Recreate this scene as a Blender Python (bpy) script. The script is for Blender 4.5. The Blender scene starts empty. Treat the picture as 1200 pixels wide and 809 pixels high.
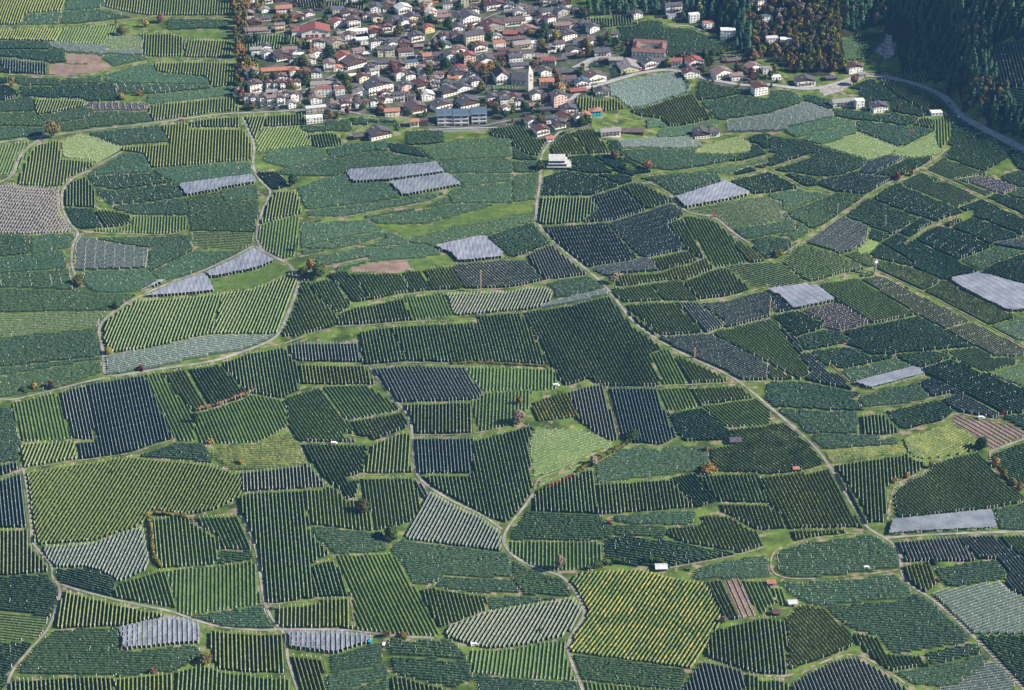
import bpy, math, random
import numpy as np
RS = np.random.RandomState(7)
random.seed(7)
sc = bpy.context.scene
COL = sc.collection
# ------------------------------------------------------------------ camera
CAM_Z, PITCH, FPX, CX, CY = 1007.0, math.radians(30.35), 2600.0, 600.0, 404.5
cam_d = bpy.data.cameras.new('camera')
cam = bpy.data.objects.new('camera', cam_d); COL.objects.link(cam)
cam.location = (0, 0, CAM_Z)
cam.rotation_euler = (math.pi/2 - PITCH, 0, 0)
cam_d.sensor_width = 36.0; cam_d.lens = 36.0*FPX/1200.0
cam_d.clip_start = 5; cam_d.clip_end = 20000
sc.camera = cam
# ------------------------------------------------------------------ light
SUN_EL, SUN_AZ = math.radians(35), math.radians(-8)     # azimuth measured from +x towards +y
sv = (math.cos(SUN_EL)*math.cos(SUN_AZ), math.cos(SUN_EL)*math.sin(SUN_AZ), math.sin(SUN_EL))
W = bpy.data.worlds.new('World'); sc.world = W; W.use_nodes = True
wn = W.node_tree.nodes; bg = wn['Background']
sky = wn.new('ShaderNodeTexSky'); sky.sky_type = 'NISHITA'; sky.sun_disc = False
sky.sun_elevation = SUN_EL; sky.sun_rotation = math.pi/2 - SUN_AZ
sky.altitude = 900; sky.air_density = 1.0; sky.dust_density = 0.6
W.node_tree.links.new(sky.outputs[0], bg.inputs[0]); bg.inputs[1].default_value = 0.055
sl = bpy.data.lights.new('sun', 'SUN'); sl.energy = 5.0; sl.angle = math.radians(0.5); sl.color = (1.0, 0.93, 0.82)
so = bpy.data.objects.new('sun', sl); COL.objects.link(so)
from mathutils import Vector
so.rotation_euler = Vector((-sv[0], -sv[1], -sv[2])).to_track_quat('-Z', 'Y').to_euler()
so.location = (600, 1500, 900)
vs = sc.view_settings
vs.view_transform = 'Standard'; vs.look = 'None'; vs.gamma = 1.0; vs.use_curve_mapping = False; vs.exposure = 1.05
sc.cycles.max_bounces = 5; sc.cycles.diffuse_bounces = 2; sc.cycles.volume_bounces = 0
sc.cycles.transparent_max_bounces = 6
PLOTS = """
00 g 110 0,0 305,0 290,50 125,65 95,110 0,112
00 b 172 110,62 285,52 270,110 95,112
00 d 2 310,0 495,0 470,35 305,50
00 d 5 300,52 470,38 700,78 500,98 280,110
00 g 96 500,-40 1095,-40 1080,78 790,80 700,68 490,30
00 d 0 790,88 1060,90 1055,130 820,135 790,120
00 g 116 0,130 285,128 250,190 0,182
00 l 116 310,130 545,125 490,180 470,205 275,192
00 m 0 815,142 1080,132 1080,180 860,165
00 l 0 490,205 515,175 660,180 660,230 500,228
00 g 92 670,165 850,165 865,215 850,250 680,255
00 g 100 870,190 1075,185 1070,265 865,262
00 d 0 0,190 225,195 220,230 0,228
00 d 4 0,235 60,225 290,240 305,280 240,288 0,262
00 n 3 240,198 470,210 665,235 660,258 480,250 270,228
00 d 0 490,258 680,262 600,300 540,305
00 b 92 0,265 225,290 222,350 70,348 5,300 # grey-netted upright plot | blue-grey netted orchard plot with short upright rows beside the tan bare field
00 e 10 310,258 440,258 465,290 310,295
00 e 0 230,305 480,298 520,322 440,340 300,352 225,345 # tan bare field | tan bare field with dry stubble in the upper orchards, beside a curving lane
00 d 20 0,310 50,365 0,390
00 d 2 75,362 275,365 280,398 120,400
00 d 0 290,365 460,355 465,385 290,392
00 d 3 100,405 520,392 550,455 400,462 115,440
00 d 30 0,395 75,440 0,470
00 d 178 500,360 715,300 735,335 970,370 980,390 560,385
00 g 98 715,300 1095,290 1105,385 985,400 970,350 730,335
00 b 2 550,395 985,395 985,410 700,425 560,430
00 d 174 700,455 1095,405 1095,440 700,478
00 d 2 0,475 155,460 150,520 0,520
00 d 2 0,527 150,522 200,575 195,590 0,580
00 d 2 0,592 205,597 195,638 0,655
00 g 110 160,465 375,462 400,490 240,525 185,530
00 d 174 190,540 430,500 435,530 390,555 215,570
00 d 176 290,578 450,528 690,520 710,570 290,605
00 p 0 400,490 700,490 680,515 430,512
00 g 96 690,500 1095,450 1100,510 720,560 700,540
00 d 176 410,620 740,595 790,660 560,670
00 g 95 760,592 880,578 885,598 1110,602 1160,640 1180,745 720,778 670,700 580,690 800,670
00 k 92 885,570 1110,540 1112,590 880,592
00 l 150 300,680 390,625 450,650 560,690 550,710 460,750 310,720
00 g 97 175,690 270,665 275,750 420,750 435,780 310,850 250,870 95,855
00 l 110 0,680 165,670 90,745 65,809 0,809
00 d 172 450,800 580,725 670,730 700,800 450,815
00 d 174 720,790 1130,757 1180,762 1190,809 820,855 740,815
00 g 90 1130,285 1196,280 1196,345 1150,345
00 g 92 1140,180 1196,180 1196,235 1140,235
01 g 98 0,170 130,155 190,190 190,212 0,235
01 g 92 0,290 20,290 25,350 -45,360 -45,290
01 n 75 195,-20 310,-20 310,30 215,20
01 g 95 340,10 500,10 500,55 395,40
01 g 70 235,185 330,195 350,220 240,210
01 g 108 -66,545 45,535 0,640 -40,590
01 k 90 55,540 215,520 225,575 50,585
01 l 120 45,600 190,595 255,665 0,695 5,660
01 g 75 250,640 350,625 400,675 300,690
01 d 2 215,592 320,575 440,570 440,600 230,605
01 d 8 450,560 640,560 660,600 460,605
01 d 8 710,625 860,615 870,660 715,670
01 d 174 60,712 320,692 340,730 150,770 50,740
01 d 176 120,809 330,747 560,702 800,740 820,755 440,790 380,815
01 d 176 320,690 600,672 640,720 350,742
01 d 10 620,680 760,690 800,735 650,722
01 d 176 740,690 1196,645 1196,730 840,745
01 d 178 850,757 1196,742 1196,809 900,809
01 v 95 430,795 840,762 882,805 460,852 # long pale netted strip | long pale grey net roof over an orchard strip below the timber farmhouse
02 g 60 -90,610 50,590 160,670 150,715 75,720 0,670
02 d 10 0,682 70,724 110,745 0,745
02 d 5 0,750 110,755 105,790 0,795
02 g 60 195,690 280,622 350,710 215,720
02 g 62 285,615 370,610 465,710 370,715
02 d 25 275,730 370,725 490,809 330,809
02 d 25 385,720 450,720 600,780 640,809 500,809
02 d 20 450,665 500,670 510,720 470,720
02 n 174 500,665 840,642 870,680 800,698 530,690
02 d 6 530,705 700,672 850,702 840,715 1000,722 1060,722 800,790 640,770 560,740
02 l 168 870,700 1050,650 1115,690 1110,710 1000,715 842,712 # lime young plot | small lime plot of young trees below the gabled farm near the forest
02 d 168 690,635 720,610 850,590 960,560 830,625
02 d 10 1120,650 1180,635 1196,640 1196,720 1180,700
02 d 170 820,800 1170,735 1196,745 1190,760 900,809
02 g 92 305,465 480,460 520,495 350,520
02 n 160 425,410 770,345 825,430 600,500 560,495 # grey rounded plot | grey-green netted plot of dense trees under the wide pale village road
02 k 58 570,512 820,437 940,545 760,580 # fan-shaped striped plot | fan-shaped plot of dark slanting rows below the grey rounded plot
02 d 170 500,570 690,555 710,580 560,590
02 d 10 370,300 440,290 540,345 440,370
02 d 12 465,140 650,110 800,125 980,200 1010,235 760,260 700,200 600,190 500,170 # big sloping plot | big dense green plot between the village houses and the forest edge
02 g 85 350,90 570,88 580,108 440,115
02 d 10 880,390 1100,405 1080,430 960,460 870,460
02 n 172 1015,565 1196,535 1355,485 1500,520 1485,545 1270,598 1020,605
02 d 4 890,480 1060,442 1100,460 1196,437 1290,432 1350,478 1196,525 960,552
03 d 10 175,455 300,480 570,520 700,545 650,590 350,540 310,520
03 d 14 335,440 480,380 510,378 610,455 735,525 700,540 560,530 450,490
03 k 55 510,375 600,375 720,420 800,455 870,540 740,520 610,450 # striped wedge by the road | wedge of slanting dark rows under the curving shaded road by the forest
03 d 140 355,200 440,165 540,160 520,200 440,265 370,270 # forest clearing plot | small shaded orchard plot in a forest clearing beside bare rocks
03 k 60 600,330 720,330 740,370 620,360
03 b 75 1055,215 1196,195 1230,195 1230,395 1090,390 # blue striped forest plot | blue-shaded orchard plot with upright stripes enclosed by dark forest
03 d 10 1130,420 1230,415 1230,500 1140,490
03 m 0 600,300 640,260 710,290 720,325 600,325
03 d 168 85,600 280,558 370,570 160,635
03 d 168 160,640 370,577 410,590 400,620 250,670
03 l 165 260,680 420,622 600,682 560,715 470,740 # pale lime plot with white posts | pale lime plot dotted with white posts below the farmhouse pair by the forest
03 d 8 -180,745 0,645 250,682 450,742 440,760 340,809 180,809 0,800
03 d 12 420,570 650,580 780,607 640,682 600,680 420,600
03 g 65 680,590 720,557 765,560 770,600 700,620
03 l 88 780,567 845,562 855,640 800,690 780,640
03 l 150 600,690 780,617 805,700 800,720 690,735 590,715
03 n 20 470,760 560,722 640,737 500,809 440,809
03 d 20 500,809 640,742 800,717 810,730 720,795 600,820
03 l 22 735,800 810,740 960,790 1010,815 780,850
03 d 16 830,690 870,560 940,580 1160,690 1120,715 1000,790 850,740
03 d 20 1140,715 1220,720 1220,820
10 p 122 -30,60 290,70 270,130 275,170 335,250 330,265 -30,275 # pinkish grey plot | broad pinkish grey plot of bare netted rows beside the winding pale lane
10 k 90 322,45 390,18 430,60 445,130 440,150 312,150 # bold upright plot | small plot of bold dark upright rows beside the winding pale lane
10 b 3 415,12 720,0 790,40 560,70 450,60
10 b 3 455,70 540,84 790,54 850,100 700,135 530,140
10 d 0 540,152 860,117 870,185 620,190
10 d 20 310,162 435,175 480,245 370,255 320,200
10 g 55 442,180 610,187 610,240 482,250
10 l 95 390,270 560,260 640,202 870,207 880,260 850,280 400,290
10 v 92 845,50 1185,5 1196,40 870,97 # bluish net roof | narrow bluish grey net roof slanting across the upper orchards
10 d 172 1030,87 1196,57 1196,112 1050,128
10 d 178 880,122 1015,97 1048,135 1196,130 1196,230 1170,272 890,265
10 l 2 905,275 1170,280 1190,300 1140,345 960,340 915,310
10 d 4 0,290 130,302 130,370 0,385
10 d 174 152,305 355,287 330,330 152,370
10 d 176 0,397 285,368 300,435 0,460
10 b 177 0,470 310,452 330,540 0,525
10 d 179 0,540 350,552 440,562 620,567 520,625 0,648
10 n 5 370,300 700,352 670,440 360,440
10 d 2 460,310 860,292 890,355 700,442 690,350
10 d 178 410,467 660,452 720,490 600,550 460,550 400,500
10 d 172 720,470 900,375 1080,372 1090,385 930,450 780,490
10 w 75 660,570 760,510 940,470 1000,545 900,557 # triangular white net | triangular white net roof beside the pale lane, lower of two
10 w 75 960,460 1196,345 1290,400 1196,450 1000,485 # long white net | long white net roof curving along the pale lane, upper of two
10 m 0 990,500 1196,455 1330,410 1350,440 1330,470 1196,530 1010,550
10 l 177 0,657 480,652 470,690 430,715 0,760
10 d 176 0,772 440,727 460,760 465,850 0,902
10 g 113 510,692 640,607 900,582 1030,567 990,743 720,800 530,825 495,760 # big bright slanting plot | big bright green plot of slanting rows inside the bend of the pale lane
10 g 113 1038,565 1200,532 1390,457 1400,560 1300,735 1196,742 1000,745
10 n 172 495,865 700,830 960,760 1196,765 1300,770 1150,810 900,850 740,890 500,935
11 d 45 20,0 90,0 130,45 80,70 30,50 0,20
11 g 100 80,90 185,95 200,170 190,188 30,230 45,150
11 l 97 25,247 190,197 190,330 170,375 95,390 10,340
11 d 178 205,80 400,10 430,50 600,50 670,108 250,160 230,120
11 d 174 250,182 670,127 880,102 900,140 500,208 300,225 260,210
11 d 174 220,237 330,232 500,214 580,250 430,290 220,335
11 v 95 640,50 900,5 955,45 680,97 # short pale net | short pale net roof just under the long pale netted strip
11 d 178 910,10 960,0 1196,-5 1196,28 980,55
11 d 176 905,100 1010,62 1196,45 1196,130 920,130
11 d 172 540,210 900,147 1110,147 820,228 570,233
11 m 0 820,230 1110,152 1196,150 1320,130 1310,180 1196,195 990,230 # thin lime meadow | thin bright lime meadow strip tapering among dark orchard plots
11 m 0 560,240 900,245 800,270 700,300 640,270
11 d 173 250,342 440,297 650,282 705,320 420,350
11 d 176 220,362 430,355 800,337 850,370 390,438 350,435 270,390
11 d 170 720,310 1000,237 1196,200 1310,185 1310,210 1196,245 1060,285 830,333
11 w 80 845,340 1050,295 1145,385 960,405 920,365 # square pale net | pale square net roof notched at one corner, beside a dark plot
11 d 10 1095,300 1196,257 1296,235 1375,310 1196,380 1150,340
11 e 0 450,442 560,405 700,410 718,438 690,458 450,458 # brown bare plot | lens-shaped bare brown plot among green rows
11 m 60 715,412 900,392 910,425 890,428 740,442
11 k 52 350,480 430,457 525,580 440,590 400,540
11 g 60 435,462 660,465 720,548 540,578
11 g 60 682,457 770,452 828,545 722,548
11 k 58 778,450 905,432 970,528 830,543
11 n 40 915,440 1196,407 1255,400 1345,500 1340,520 1196,540 972,540
11 n 115 890,562 1196,547 1260,530 1380,542 1360,590 1300,620 940,658 # silver striped plot | silver-grey striped netted plot above the dark rows at mid valley
11 g 62 250,532 370,492 435,598 380,648
11 g 65 215,512 245,512 260,560 375,660 375,700 250,755 130,750 190,640
11 k 76 385,660 690,582 732,678 600,690 390,712
11 l 70 698,580 880,567 908,658 740,678 # white-striped lime plot | small lime plot with white stripes between dark upright rows
11 k 78 505,747 620,722 712,880 520,885 490,820
11 k 75 625,720 920,674 1220,657 1362,880 1190,895 722,880
11 n 82 150,802 480,800 490,870 200,865
12 d 2 0,22 110,12 118,110 0,125
12 m 0 0,150 120,135 110,165 0,200
12 d 172 0,202 105,170 108,208 0,240
12 b 15 155,30 250,0 380,0 490,50 360,98 150,98
12 d 18 260,-30 380,-42 480,-30 550,30 490,48 380,0
12 b 4 600,30 780,0 940,2 965,38 770,100 740,95 # navy plot | dark navy netted plot beside the slanting white net roof
12 w 110 772,112 990,42 1108,90 812,158 # slanting white net roof | slanting white net roof beside the dark navy plot and pale lane
12 b 20 1010,30 1110,-40 1200,-55 1400,33 1420,50 1196,78 1120,85
12 k 97 152,112 360,107 403,155 332,213 130,230 # boldly striped plot | small plot of bold upright stripes beside the pale main lane
12 n 65 368,110 515,72 618,165 480,208 340,218 410,165
12 k 60 522,65 600,42 738,125 622,160
12 l 5 822,172 1196,117 1260,130 1260,215 1196,230 1012,255 950,200
12 n 22 460,237 750,147 808,180 702,240 798,350 632,388
12 n 65 150,262 440,237 568,398 370,430
12 k 60 742,240 800,217 903,385 860,393
12 l 62 812,210 940,207 1098,408 1000,428 940,428 908,380 # lime plot with dark stripe | lime green slanting plot split lengthwise by a dark stripe
12 n 8 382,442 640,402 688,458 445,468
12 k 62 652,400 830,362 878,400 692,453
12 g 68 500,472 700,460 920,397 943,430 800,488 520,525
12 d 0 1012,257 1196,237 1320,215 1330,270 1196,290 1092,310
12 k 48 1022,332 1082,322 1190,408 1112,413
12 d 8 1085,318 1196,292 1300,300 1290,390 1200,405
12 n 65 72,397 200,337 368,460 150,490
12 n 65 -40,412 65,397 148,498 0,530
12 d 176 172,517 400,482 438,525 222,568
12 n 170 150,620 460,542 450,560 200,610
12 k 64 78,652 300,622 465,572 630,720 718,810 640,835 700,960 685,988 440,988 365,940 255,980 160,830 # huge dark slanting plot | huge dark plot of tight slanting rows beside the diagonal main lane
12 g 52 482,545 640,512 698,590 530,600
12 g 42 652,510 780,502 858,590 702,593
12 g 58 522,612 760,600 898,738 720,753
12 n 52 755,600 868,605 1000,700 900,743
12 n 22 872,617 1190,562 1240,620 1196,670 1002,718
12 k 64 812,512 1000,442 1128,540 892,590 840,550
12 l 15 1012,432 1196,420 1258,432 1378,510 1196,537 1132,538
12 n 22 680,770 930,752 1196,890 1196,957 1050,952 760,808
12 g 42 932,747 1196,680 1230,690 1400,930 1340,965 1196,885
13 n 20 230,50 400,2 560,20 500,90 450,95 300,70
13 d 172 12,107 245,67 300,95 82,168
13 d 8 95,185 310,97 450,102 340,195 200,250 112,210
13 l 10 -60,130 5,140 70,182 112,215 0,230 -60,225
13 d 4 0,240 130,217 188,260 80,323 0,330
13 d 5 0,335 75,330 92,370 0,392
13 n 15 152,320 340,202 468,250 463,300 340,373
13 d 14 372,198 480,130 688,210 580,278 482,248
13 d 16 482,257 560,287 510,315 470,300
13 b 16 502,115 610,57 938,200 830,243
13 l 22 642,50 720,0 790,0 1048,92 900,150
13 p 20 800,0 900,-20 1148,70 1100,93 # pinkish dotted strip | pinkish bare strip dotted with posts high on the forest side
13 d 12 1100,22 1220,-10 1220,62
13 d 10 1112,97 1220,70 1220,122
13 d 22 902,155 1060,97 1220,130 1220,290 1180,285 960,190
13 b 22 612,275 720,207 1048,345 890,403 # navy striped plot | dark navy netted plot with thin pale stripes among slanting green plots
13 d 18 872,248 960,207 1190,292 1180,300 1040,320
13 d 24 532,330 620,282 982,450 960,470 800,488
13 l 160 432,368 470,312 508,325 470,368
13 d 22 472,375 530,335 660,382 680,420 560,398
13 o 22 362,380 470,377 500,438 488,450
13 o 24 512,412 800,492 798,510 702,555 512,452 # yellowing plot under the pylon | yellow-green plot of slanting rows beside the stubby concrete mast
13 o 26 718,560 810,507 1148,670 1010,703 # yellowing plot by the net | yellow-green plot below the large white net at the valley's forest side
13 g 24 108,350 150,322 340,387 490,457 480,470 190,510 75,410 # ridged green plot | broad green plot with dark ridges above the rippled white net
13 w 20 0,540 210,515 320,590 120,635 50,570 # rippled white net | white rippled net roof below the ridged green plot
13 n 30 -30,585 45,580 108,640 -20,665
13 b 22 22,655 150,642 260,700 130,760 # dark navy diamond | dark navy diamond-shaped netted plot just below the rippled white net
13 p 12 155,640 340,607 478,690 320,733
13 g 32 240,522 430,492 680,660 480,698 322,600
13 s 30 432,495 540,492 928,690 840,718 690,648 # dry tawny strip | long tawny strip of thinning rows running down beside yellowing plots
13 s 30 842,725 930,702 1230,830 1060,860
13 b 48 -20,680 0,680 130,770 150,850 90,850
13 d 5 142,765 320,737 388,770 180,815
13 d 18 352,742 690,672 960,812 480,850 400,809
13 w 18 865,490 970,465 1220,532 1220,630 1110,640 900,530 # large white net | large white net roof at the valley's forest side beyond the yellowing plot
13 d 174 892,405 1070,342 1196,365 1050,402 985,453
13 d 22 992,468 1196,377 1230,380 1230,525 1040,468
13 n 10 1057,325 1220,290 1220,362
13 d 168 1042,725 1160,682 1220,692 1220,770 1100,755
20 d 174 0,102 465,47 468,52 0,130
20 d 174 0,142 440,67 470,105 260,178 70,212 0,225
20 l 78 60,272 270,227 300,330 338,418 100,433
20 n 78 275,222 410,192 448,425 345,415
20 b 78 412,190 500,157 680,137 808,430 740,473 610,498 370,528 365,460 452,440 # tall dark plot | tall dark plot of tight upright rows beside lighter striped plots
20 l 65 688,135 745,122 905,312 900,428 822,428
20 g 60 757,115 860,97 978,280 900,298 840,230
20 k 58 865,92 1008,62 1148,210 1130,230 983,283
20 k 80 1012,60 1196,27 1330,12 1388,100 1388,188 1320,228 1162,208
20 l 65 900,327 1130,254 1196,232 1330,270 1330,360 1196,438 940,443
20 d 4 -20,292 50,292 88,430 68,518 -20,530
20 g 112 110,457 345,452 365,528 120,573
20 b 82 0,562 95,547 95,568 0,608
20 b 84 -20,622 100,592 145,820 150,848 -20,848
20 t 120 125,592 620,522 880,542 1125,602 1115,690 1000,748 880,773 700,750 660,800 640,828 440,898 185,922 # broad green plot | broad mid-green plot of right-leaning rows above the silver grey plot
20 d 3 660,505 820,457 940,467 978,530 870,525
20 o 2 990,492 1196,462 1350,412 1388,450 1418,550 1196,573 1100,570
21 n 86 -60,587 225,550 313,650 -50,663
21 g 54 147,242 310,202 488,443 182,433
21 l 55 322,197 500,187 658,285 422,333
21 k 60 452,355 690,317 708,360 502,443
21 k 80 217,92 508,97 543,165 400,165 222,163
21 n 62 532,97 740,82 960,92 1058,240 670,253
21 l 92 985,102 1390,112 1388,188 1090,205
21 k 90 692,272 1000,262 1000,400 732,400
21 l 92 1012,260 1090,217 1196,212 1280,202 1258,290 1196,368 1072,403
21 b 85 737,417 1000,412 1010,460 1010,588 752,588
21 k 78 1014,455 1290,377 1275,440 1290,680 1215,795 1180,812 1056,770 755,602 1010,598
21 k 60 222,457 508,462 470,600 458,700 430,718
21 g 95 510,580 560,467 722,407 733,590 502,598
21 g 82 502,617 728,612 768,730 720,807 560,848 530,740
21 n 60 742,617 790,622 818,660 782,698
31 n 116 712,100 830,-128 1060,0 1163,72 1155,163 # silver-grey slanting plot | silver-grey netted plot of slanting rows inside the bend of the central lane
31 k 85 -65,-90 0,-112 215,-122 240,0 250,90 328,160 260,198 240,230 268,368 40,398 10,250 # tall grey-green block | tall block of upright dark rows above the greenhouse lane
31 g 84 237,-125 380,-140 538,-20 543,58 260,28
22 y 64 110,272 240,222 308,315 122,338 # small yellow-edged plot | small yellow-edged plot of slanting rows beside the orange tree
22 n 78 272,222 420,182 498,420 460,428 320,330
22 b 76 432,192 678,197 758,420 720,458 600,448 512,410
22 l 64 642,40 740,2 868,270 712,288 682,190 697,150
22 g 58 748,7 1038,150 1128,240 882,268
22 l 160 112,392 320,402 458,450 372,510 358,540 112,638 82,450 # shield-shaped lime plot | shield-shaped lime plot of thin white-lined rows between hedges
22 d 28 742,330 890,292 1008,380 1028,420 820,430 762,370
22 l 40 902,280 1138,242 1196,310 1196,358 1002,372
22 o 36 1022,387 1196,372 1290,365 1478,540 1360,573 1196,585 962,570 932,490 1072,460
22 d 178 402,560 560,467 900,477 918,550 840,570 402,623
22 k 85 112,682 378,582 393,778 112,758
22 k 82 402,652 740,627 848,738 402,773
22 d 48 762,620 850,602 948,710 862,738
22 k 70 882,612 1138,592 1188,718 962,713 932,690
23 k 64 -40,622 290,572 468,800 438,848 100,845 0,700 # steep slanting plot | plot of dark slanting rows in the corner of two pale lanes
23 g 70 -215,742 0,747 88,800 98,838 -80,848
22 d 2 70,782 380,787 398,800 470,850 410,905 0,900 20,865
22 d 178 485,800 850,775 830,815 600,830
23 d 10 0,172 190,162 420,212 350,240 450,290 280,293 0,268
23 d 174 435,240 700,182 738,240 560,288 455,288
23 b 40 62,42 180,37 418,210 380,228 250,228 172,170
23 g 40 0,2 168,150 0,148
23 d 10 212,30 480,0 588,50 292,113
23 b 165 332,115 590,57 668,95 412,158
23 w 165 412,165 680,97 723,130 482,188 # striped grey net | striped silver net roof attached to a dark netted plot
23 d 12 592,35 720,0 868,40 692,93
23 l 26 732,0 1008,0 1150,70 1002,113 872,50
23 b 26 722,110 860,62 1210,200 1210,300 1120,308
23 d 168 1062,140 1210,90 1210,190
23 n 26 712,165 780,152 1068,310 1050,328 872,288
23 d 3 62,292 408,310 408,398 192,398 152,350
23 k 84 457,332 540,322 608,400 452,408 # tiny striped square | tiny square of bold upright rows inside grassy borders
23 d 12 562,312 790,252 858,300 830,350 682,393 622,370
23 d 2 212,412 598,420 588,450 272,468
23 o 176 272,490 620,462 638,490 302,533
23 k 86 332,557 640,507 718,545 690,578 552,620 540,809 472,809 442,700
23 q 30 870,342 920,322 1100,352 1196,402 1040,463 # purplish bare plot | purplish brown bare plot with pale slanting stripes beside a forked lane
23 o 155 642,442 850,367 998,445 958,478 742,513 692,510
23 d 14 1112,330 1210,322 1210,390
23 d 16 1042,510 1210,442 1210,650 1150,618 1052,540
23 g 42 602,700 622,672 780,562 958,502 1188,690 1158,728 780,778 622,798
33 v 5 590,30 640,10 1030,-20 1065,45 577,83 # pale trapezoid net | pale grey net roof above the straight lane leaving the fork
33 d 2 1070,-28 1210,-60 1210,60 1075,52
30 k 90 0,52 138,50 213,220 208,243 0,265
30 n 116 207,135 430,127 655,57 688,225 560,288 470,240 260,223 # silver grey plot | silver-grey netted plot of slanting rows beside the golden hedge
30 d 14 272,250 390,237 523,290 510,368 350,343 282,290 # oval dark plot | oval dark plot of curved rows below the silver grey plot
30 d 5 -20,282 215,278 268,340 220,463 80,430 -20,430
30 l 6 -20,442 215,472 170,558 -20,575
30 d 12 -20,588 148,587 80,690 -20,809
30 g 84 722,20 830,2 1028,100 1010,213 770,223 732,150
30 g 66 932,10 1100,2 1178,148 1040,140 1022,90
30 d 5 1022,160 1178,160 1168,188 1017,213
30 g 74 552,340 582,310 770,257 823,410 547,370
30 l 90 787,260 1185,212 1196,217 1208,398 900,448 842,428 # lime yellow plot | lime yellow plot of straight upright rows below the golden hedge
30 k 96 302,347 758,430 738,460 560,498 272,513
30 d 2 102,690 272,532 538,522 550,642 900,602 928,640 800,708 560,733 102,713
30 x 90 570,530 640,510 790,480 860,490 920,512 930,580 590,610 # white glassy shelter | white-framed plastic shelter with pale upright bays among dark rows
30 k 88 987,560 1012,530 1196,527 1330,542 1328,715 1032,710
30 k 86 60,770 530,742 533,850 55,850
30 g 90 542,762 810,732 808,850 542,850
30 g 92 817,737 940,702 1196,752 1338,762 1348,850 817,850
30 d 1 912,460 1196,422 1288,432 1288,498 1196,513 1002,500
31 d 4 257,42 578,80 598,140 540,153 380,158 300,90
31 k 74 262,235 370,207 433,340 428,363 287,363
31 l 64 378,187 648,182 842,540 800,548 472,518 442,360 # big lime striped plot | big lime green plot of white-lined slanting rows above the lane with parked vehicles
31 g 90 72,440 230,392 438,377 448,513 420,523 142,508
31 x 90 162,530 400,530 528,570 380,628 162,600 # long grey shelter | long grey net-covered shelter with upright bays beside a blue tractor
31 d 5 642,150 700,112 1190,167 1196,278 870,265 840,288 742,308
31 d 3 882,282 1196,292 1248,360 1090,353 850,322
31 d 3 1087,372 1250,362 1440,372 1200,410 1092,428
31 g 74 782,345 850,332 1073,370 1078,430 872,503
31 n 122 892,520 1090,442 1196,422 1466,384 1526,445 1430,545 1196,600 1110,608 902,553 # silver leaf-shaped plot | silver-striped leaf-shaped plot inside the bend of the winding lane
31 b 4 632,577 900,582 978,660 820,663 637,640
31 d 5 637,647 988,677 1008,740 900,788 652,720
31 g 80 647,742 880,792 878,850 652,850
31 k 74 162,652 300,672 320,809 322,850 210,850
31 d 174 352,660 580,592 578,680 362,718
31 d 174 330,742 600,692 608,740 400,809 332,800
31 d 176 402,812 608,757 618,850 332,850
31 l 97 1012,632 1196,617 1438,588 1486,755 1196,745 1012,720
31 d 4 1042,732 1196,758 1488,770 1516,850 1052,850
32 l 90 0,112 398,112 428,205 250,238 150,238 0,170 # lime plot with white rows | lime plot with straight white rows beside a pale bare tree
32 d 5 -25,202 140,257 228,278 268,360 0,408 -110,345
32 b 10 432,112 540,92 1038,160 830,238 730,223 560,213 440,208
32 d 2 482,42 698,42 718,60 690,88 482,75
32 g 66 722,62 900,42 905,0 1010,2 1128,50 1168,140 1060,158 1000,153 830,120
32 d 175 872,245 1168,187 1220,268 862,280
32 y 124 272,292 370,262 600,252 740,292 908,312 973,470 935,528 900,598 815,698 640,668 282,618 330,500 350,430 # golden-yellow plot | large golden-yellow plot of slanting rows below the dark hedge and small shed
32 k 64 918,310 970,292 1058,465 1012,468 962,390
32 q 66 992,302 1060,302 1143,440 1072,458 # pinkish bare strip | pinkish brown bare strip of slanting rows beside the golden-yellow plot
32 l 66 1067,305 1190,312 1250,400 1152,438
33 k 84 -265,542 -10,477 78,492 92,700 90,738 -10,735 -278,637
32 d 5 292,652 798,712 780,805 332,750
32 l 78 335,772 778,812 780,850 342,850
32 n 76 902,682 1078,722 1083,809 1080,850 790,850
33 g 88 -95,732 -10,752 98,785 102,850 -105,850
33 g 74 122,62 428,47 438,70 132,108
33 b 178 52,182 100,142 470,87 598,170 608,220 160,278 62,250 # rounded dark plot | rounded dark plot of level rows inside an oval grassy lane
33 b 178 72,312 578,272 658,350 638,385 282,408 202,400
33 n 66 612,122 880,102 968,195 652,198
33 b 50 892,102 1050,87 1215,220 1215,360 1130,330 1120,240 1060,190 982,188
33 k 50 1062,82 1215,77 1215,195
33 k 72 642,238 740,212 788,290 720,343 642,290
33 d 5 782,252 1070,202 1118,270 862,318
33 n 162 782,352 1060,312 1215,402 1215,545 962,538 # pale white-lined plot | pale lime plot ruled with white lines beside the straight pale lane
33 d 4 282,420 700,362 788,400 938,550 900,578 562,628 522,558 352,480
33 b 4 737,645 980,592 988,630 762,698
33 g 62 402,550 528,552 588,650 718,652 758,703 572,708
33 k 48 92,490 180,412 260,432 398,570 380,598 102,698
33 n 66 132,782 380,652 430,657 658,800 642,850 122,850
33 d 172 612,722 1028,642 880,778 702,770
33 n 172 892,780 1050,682 1148,770 1100,850 720,850
33 d 12 982,557 1215,552 1215,815 1100,680
33 l 72 -15,335 70,342 78,390 0,428 -30,400
"""
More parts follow.
